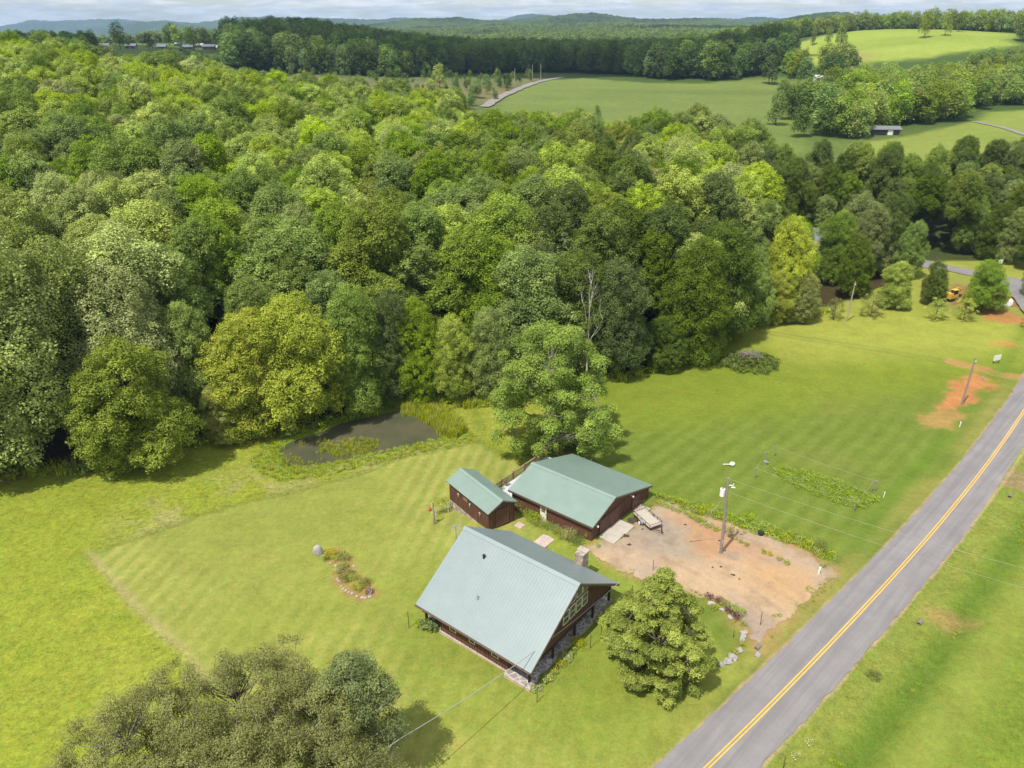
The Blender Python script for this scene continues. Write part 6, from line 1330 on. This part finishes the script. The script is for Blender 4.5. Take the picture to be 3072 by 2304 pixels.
# ---------------------------------------------------------------- far buildings and machines
def small_house(name,u,v,w,d,h,rh,rz_,wall,roof,label,cat='hut',group=None,Y=None,wins=2):
    if Y: x_,y_=uX(u,Y,20),Y
    else: x_,y_=pt(u,v)
    e=empty(name,(x_,y_,H1(x_,y_)),rz_,label,cat,group)
    MB().box(-w/2,w/2,-d/2,d/2,-.6,h).prism([(-d/2,h+.001),(d/2,h+.001),(0,h+rh)],-w/2,w/2,'x').build('wall',M[wall],e)
    MB().prism([(-d/2-.5,h-.1),(0,h+rh+.05),(0,h+rh+.25),(-d/2-.5,h+.1)],-w/2-.4,w/2+.4,'x').prism([(d/2+.5,h-.1),(0,h+rh+.05),(0,h+rh+.25),(d/2+.5,h+.1)],-w/2-.4,w/2+.4,'x').build('roof',M[roof],e)
    for k in range(wins):
        a=-w/2+(k+.5)*w/wins; MB().box(a-.5,a+.5,-d/2-.06,-d/2-.005,h*.35,h*.8).build('window',M['glass'],e)
    return e
for (u,v,w,l_) in ((233,99,8,'farthest left hut, beside the big tree, on the hill pasture'),(290,103,8,'low hut just right of the big roadside tree on the left hill'),(353,98,9,'hut alone in the middle of the left hill pasture'),(395,86,7.5,'hut under the two big crest trees on the left hill'),(413,97,8,'hut right of centre on the left hill, lower row'),(434,83,7.5,'hut with shaded front on the crest of the left hill'),(457,95,9,'widest hut of the lower row next to the dark wood'),(468,80,6,'tiny hut half hidden behind crest trees'),(481,83,7.5,'crest hut nearest the dark wood')):
    small_house('hut',u,v,w,5,2.4,1.4,.15,'planks','tin',l_,'hut',Y=(640 if v>90 else 720))
for k,(u,v,H,Rs,Y,l_) in enumerate(((262,100,17,1.15,600,'big dark round tree beside the first hut on the left hill'),(367,88,16,1.1,730,'left one of the big crest trees above the huts'),(378,88,17,1,735,'right one of the big crest trees above the huts'),(410,86,15,1.2,745,'broad tree right of the crest hut'),(443,84,13,1.2,750,'round crest tree between the upper huts'),(325,102,10,1.3,600,'low bush in the left hill pasture'),(392,90,12,1,755,'tree behind the crest hut'),(455,86,12,1,760,'tree at the crest by the tiny hut'))):
    e=empty('field_tree',(uX(u,Y,30),Y,H1(uX(u,Y,30),Y)-.2),k,l_,'tree',None,(H/18*Rs,H/18*Rs,H/18)); mobj('crown',FARP[k%5][1],e); mobj('trunk',PROT[NE[0]][2],e)
small_house('farmhouse',1200,98,13,7,4,2.5,.1,'white','tin','white farmhouse in the bright clearing beyond the dark wood','house',Y=1020,wins=4)
small_house('barn',1222,96,9,6,3,2,-.3,'white','white','small white barn right of the far farmhouse','barn',Y=1030)
small_house('farm_building',1041,62,34,12,6,3,.05,'white','white','long white building on the distant ridge slope','building',Y=2000,wins=0)
small_house('farm_building',1017,64,20,10,5,3,.1,'cream','tin','cream building left of the long white one on the distant ridge','building',Y=1960,wins=0)
small_house('farmhouse',1186,50,16,10,7,4,.2,'white','tin','white house high on the distant wooded ridge','house',Y=2500,wins=3)
small_house('cottage',1767,176,6,4,2.4,1.4,.3,'white','white','small white house between the trees at the top of the green field','house')
sh_=small_house('field_shed',1899,290,15,6,2.3,.9,-.05,'planks','shingle','long low open-fronted grey shed in the right-hand field','shed',wins=0)
MB().box(2.2,4.2,-3.1,-3.01,.1,2.1).build('shed_door',M['white'],sh_); MB().box(-6.8,1.8,-3.09,-3.01,.1,1.95).build('dark_opening_panel',M['black'],sh_); MB().box(4.6,6.9,-3.09,-3.01,.1,1.95).build('dark_opening_panel',M['black'],sh_)  # flat black panels paint the dark inside of the open front
MB().box(-10.8,-7.5,-2.6,2.6,1.6,1.75).box(-10.7,-10.5,-2.5,-2.3,-.5,1.6).box(-10.7,-10.5,2.3,2.5,-.5,1.6).build('lean_to',M['tin'],sh_)
gh=empty('neighbour_house',(HSX+.5,HSY+1,H1(HSX,HSY)),R(-35),'grey shingle roofed white house half hidden behind the yellow-green trees','house')
MB().box(-6,6,-4,4,-.5,4.6).build('wall',M['white'],gh)
mb=MB(); b=[(-6.6,-4.6,4.6),(6.6,-4.6,4.6),(6.6,4.6,4.6),(-6.6,4.6,4.6),(-2.5,0,7.4),(2.5,0,7.4)]; mb.v=b; mb.f=[(0,1,5,4),(1,2,5),(2,3,4,5),(3,0,4),(3,2,1,0)]; mb.build('roof',M['shingle'],gh)
for a in (-3.5,0,3.5): MB().box(a-.6,a+.6,-4.07,-4.005,1.6,3.2).build('window',M['glass'],gh)
# yellow digger on the clay
x_,y_=pt(2052,648); dg=empty('digger',(x_,y_,H1(x_,y_)),R(25),'yellow digger parked on red clay between the trees at the far right','digger',None,(.75,.75,.75))
MB().box(-1.6,1.4,-1.1,1.1,.75,1.7).box(-1.6,-.4,-1.0,1.0,1.7,2.1).build('body',M['yellowp'],dg)
MB().box(-.3,1.1,-1.0,.1,1.7,2.9).build('cab',M['glass'],dg); MB().box(-.4,1.2,-1.1,.2,2.9,3.0).build('cab_roof',M['yellowp'],dg)
for s in (-1,1):
    ys=sorted((s*.65,s*1.25)); MB().prism([(-1.8,.15),(-1.5,0),(1.5,0),(1.8,.15),(1.8,.6),(1.5,.75),(-1.5,.75),(-1.8,.6)],ys[0],ys[1],'y').build('track',M['black'],dg)
MB().tube([(1.3,.5,1.3),(2.6,.5,2.9),(4.0,.5,2.4)],.18,6).tube([(4.0,.5,2.4),(4.3,.5,.9)],.14,6).build('boom',M['yellowp'],dg); MB().box(3.9,4.6,.1,.9,.15,.9).build('bucket',M['rust'],dg)
x_,y_=pt(2168,664); o=MB().blob((-1.2,0,.5),(.7,.5,.5),2,.1,2).box(-.4,.4,-.3,.3,.3,.6).blob((1.1,.1,.8),(.55,.3,.9),5,.08,2).build('white_tank',M['white']); o.location=(x_,y_,H1(x_,y_)); tag(o,'pair of white rounded tanks lying beside the red clay at far right','tank')
x_,y_=pt(2156,584); e=empty('road_sign',(x_,y_,H1(x_,y_)),.2,'white road sign at the side road junction','sign'); MB().tube([(0,.03,0),(0,.03,2.4)],.05,5).build('post',M['greym'],e); MB().box(-.55,.55,-.03,-.002,1.5,2.5).build('plate',M['white'],e)
# trees on the bright hill
for k,(u,v,H,Rs,l_) in enumerate(((1815,104,20,.8,'tall tree lowest on the bright hill pasture, with ivy-dark foot'),(1787,98,15,.75,'second tall narrow tree on the bright hill slope'),(1756,96,13,.7,'narrow tree on the left slope of the bright hill'),(1710,96,12,.9,'small tree at the left foot of the bright hill'),(1996,81,20,.8,'tree standing on the ridge line of the bright hill, right of centre'),(2040,78,17,.8,'tree on the right shoulder of the bright hill'),(1935,63,17,.9,'crest tree at the top middle of the bright hill'),(2012,65,17,.95,'crest tree behind the ridge line tree'),(2070,70,15,1,'round crest tree farthest right on the bright hill'),(1880,64,13,1,'small crest tree left of the top of the bright hill'))):
    x_,y_=pt(u,v)
    e=empty('field_tree',(x_,y_,H1(x_,y_)-.2),k,l_,'tree',None,(H/18*Rs,H/18*Rs,H/18)); mobj('crown',FARP[(k*2)%5][0],e); mobj('trunk',PROT[NE[0]][2],e)
for k,(u,v,H,Rs,l_,d_) in enumerate(((950,190,12,1.1,'silvery round tree in the scrubby pasture',0),(930,212,9,1.2,'dark bush left of the silvery tree in the pasture',1),(985,215,8,1.2,'dark bush at the pasture edge by the forest',1),(1030,212,9,1.1,'round dark bush near the gravel road start',1),(1050,190,7,1.2,'small bush beside the gravel road poles',1),(955,160,8,1,'small dark tree at the back of the pasture',1),(1095,190,8,1.2,'bush left of the gravel road',1),(1290,258,6,1,'small tree at the near edge of the green field',1),(1690,215,10,1.3,'low tree at the right edge of the green field',1),(1675,270,13,1.1,'tree at the lower right corner of the green field',1))):
    x_,y_=pt(u,v); e=empty('field_tree',(x_,y_,H1(x_,y_)-.2),k,l_,'tree',None,(H/18*Rs,H/18*Rs,H/18)); c=mobj('crown',FARP[k%5][d_],e); mobj('trunk',PROT[NE[0]][2],e)
    if 'silvery' in l_: c.material_slots[0].link='OBJECT'; c.material_slots[0].material=M['silver']
# ---------------------------------------------------------------- unseen clouds placed overhead to shade the distant woods, and haze
CLZ=1100.0; off=CLZ/math.tan(SUN_EL)
def cloud(x,y,rx,ry,seed,label):
    r_=random.Random(seed); mb=MB(); n=26
    for k in range(n):
        a=k*2.4; q=math.sqrt((k+.5)/n); s=r_.uniform(.22,.36); mb.blob((math.cos(a)*q*rx*.8,math.sin(a)*q*ry*.8,r_.uniform(0,30)),(rx*s,ry*s,45),seed+k,.15,2)
    o=mb.build('cloud',M['white']); o.location=(x-off*math.cos(SH_AZ),y-off*math.sin(SH_AZ),CLZ); return tag(o,kind='structure')
cloud(-20,735,235,150,3,''); cloud(-330,620,150,100,7,''); cloud(165,655,105,48,27,''); cloud(600,1450,240,90,11,''); cloud(-900,1300,300,200,13,''); cloud(900,2200,600,200,17,''); cloud(-1600,2600,700,300,19,''); cloud(-300,2900,500,160,23,'')  # the farther ones are added to dapple the plateau with shade
hz=MB().box(-10500,10500,-220,10700,-95,175).build('haze'); tag(hz,kind='stuff')
hm=bpy.data.materials.new('haze_air'); hm.use_nodes=True; hm.node_tree.nodes.clear(); ho=hm.node_tree.nodes.new('ShaderNodeOutputMaterial'); hv=hm.node_tree.nodes.new('ShaderNodeVolumePrincipled')
hv.inputs['Density'].default_value=HAZE; hv.inputs['Color'].default_value=(.45,.68,.95,1); hv.inputs['Anisotropy'].default_value=.1
hm.node_tree.links.new(hv.outputs[0],ho.inputs['Volume']); hz.data.materials.append(hm)
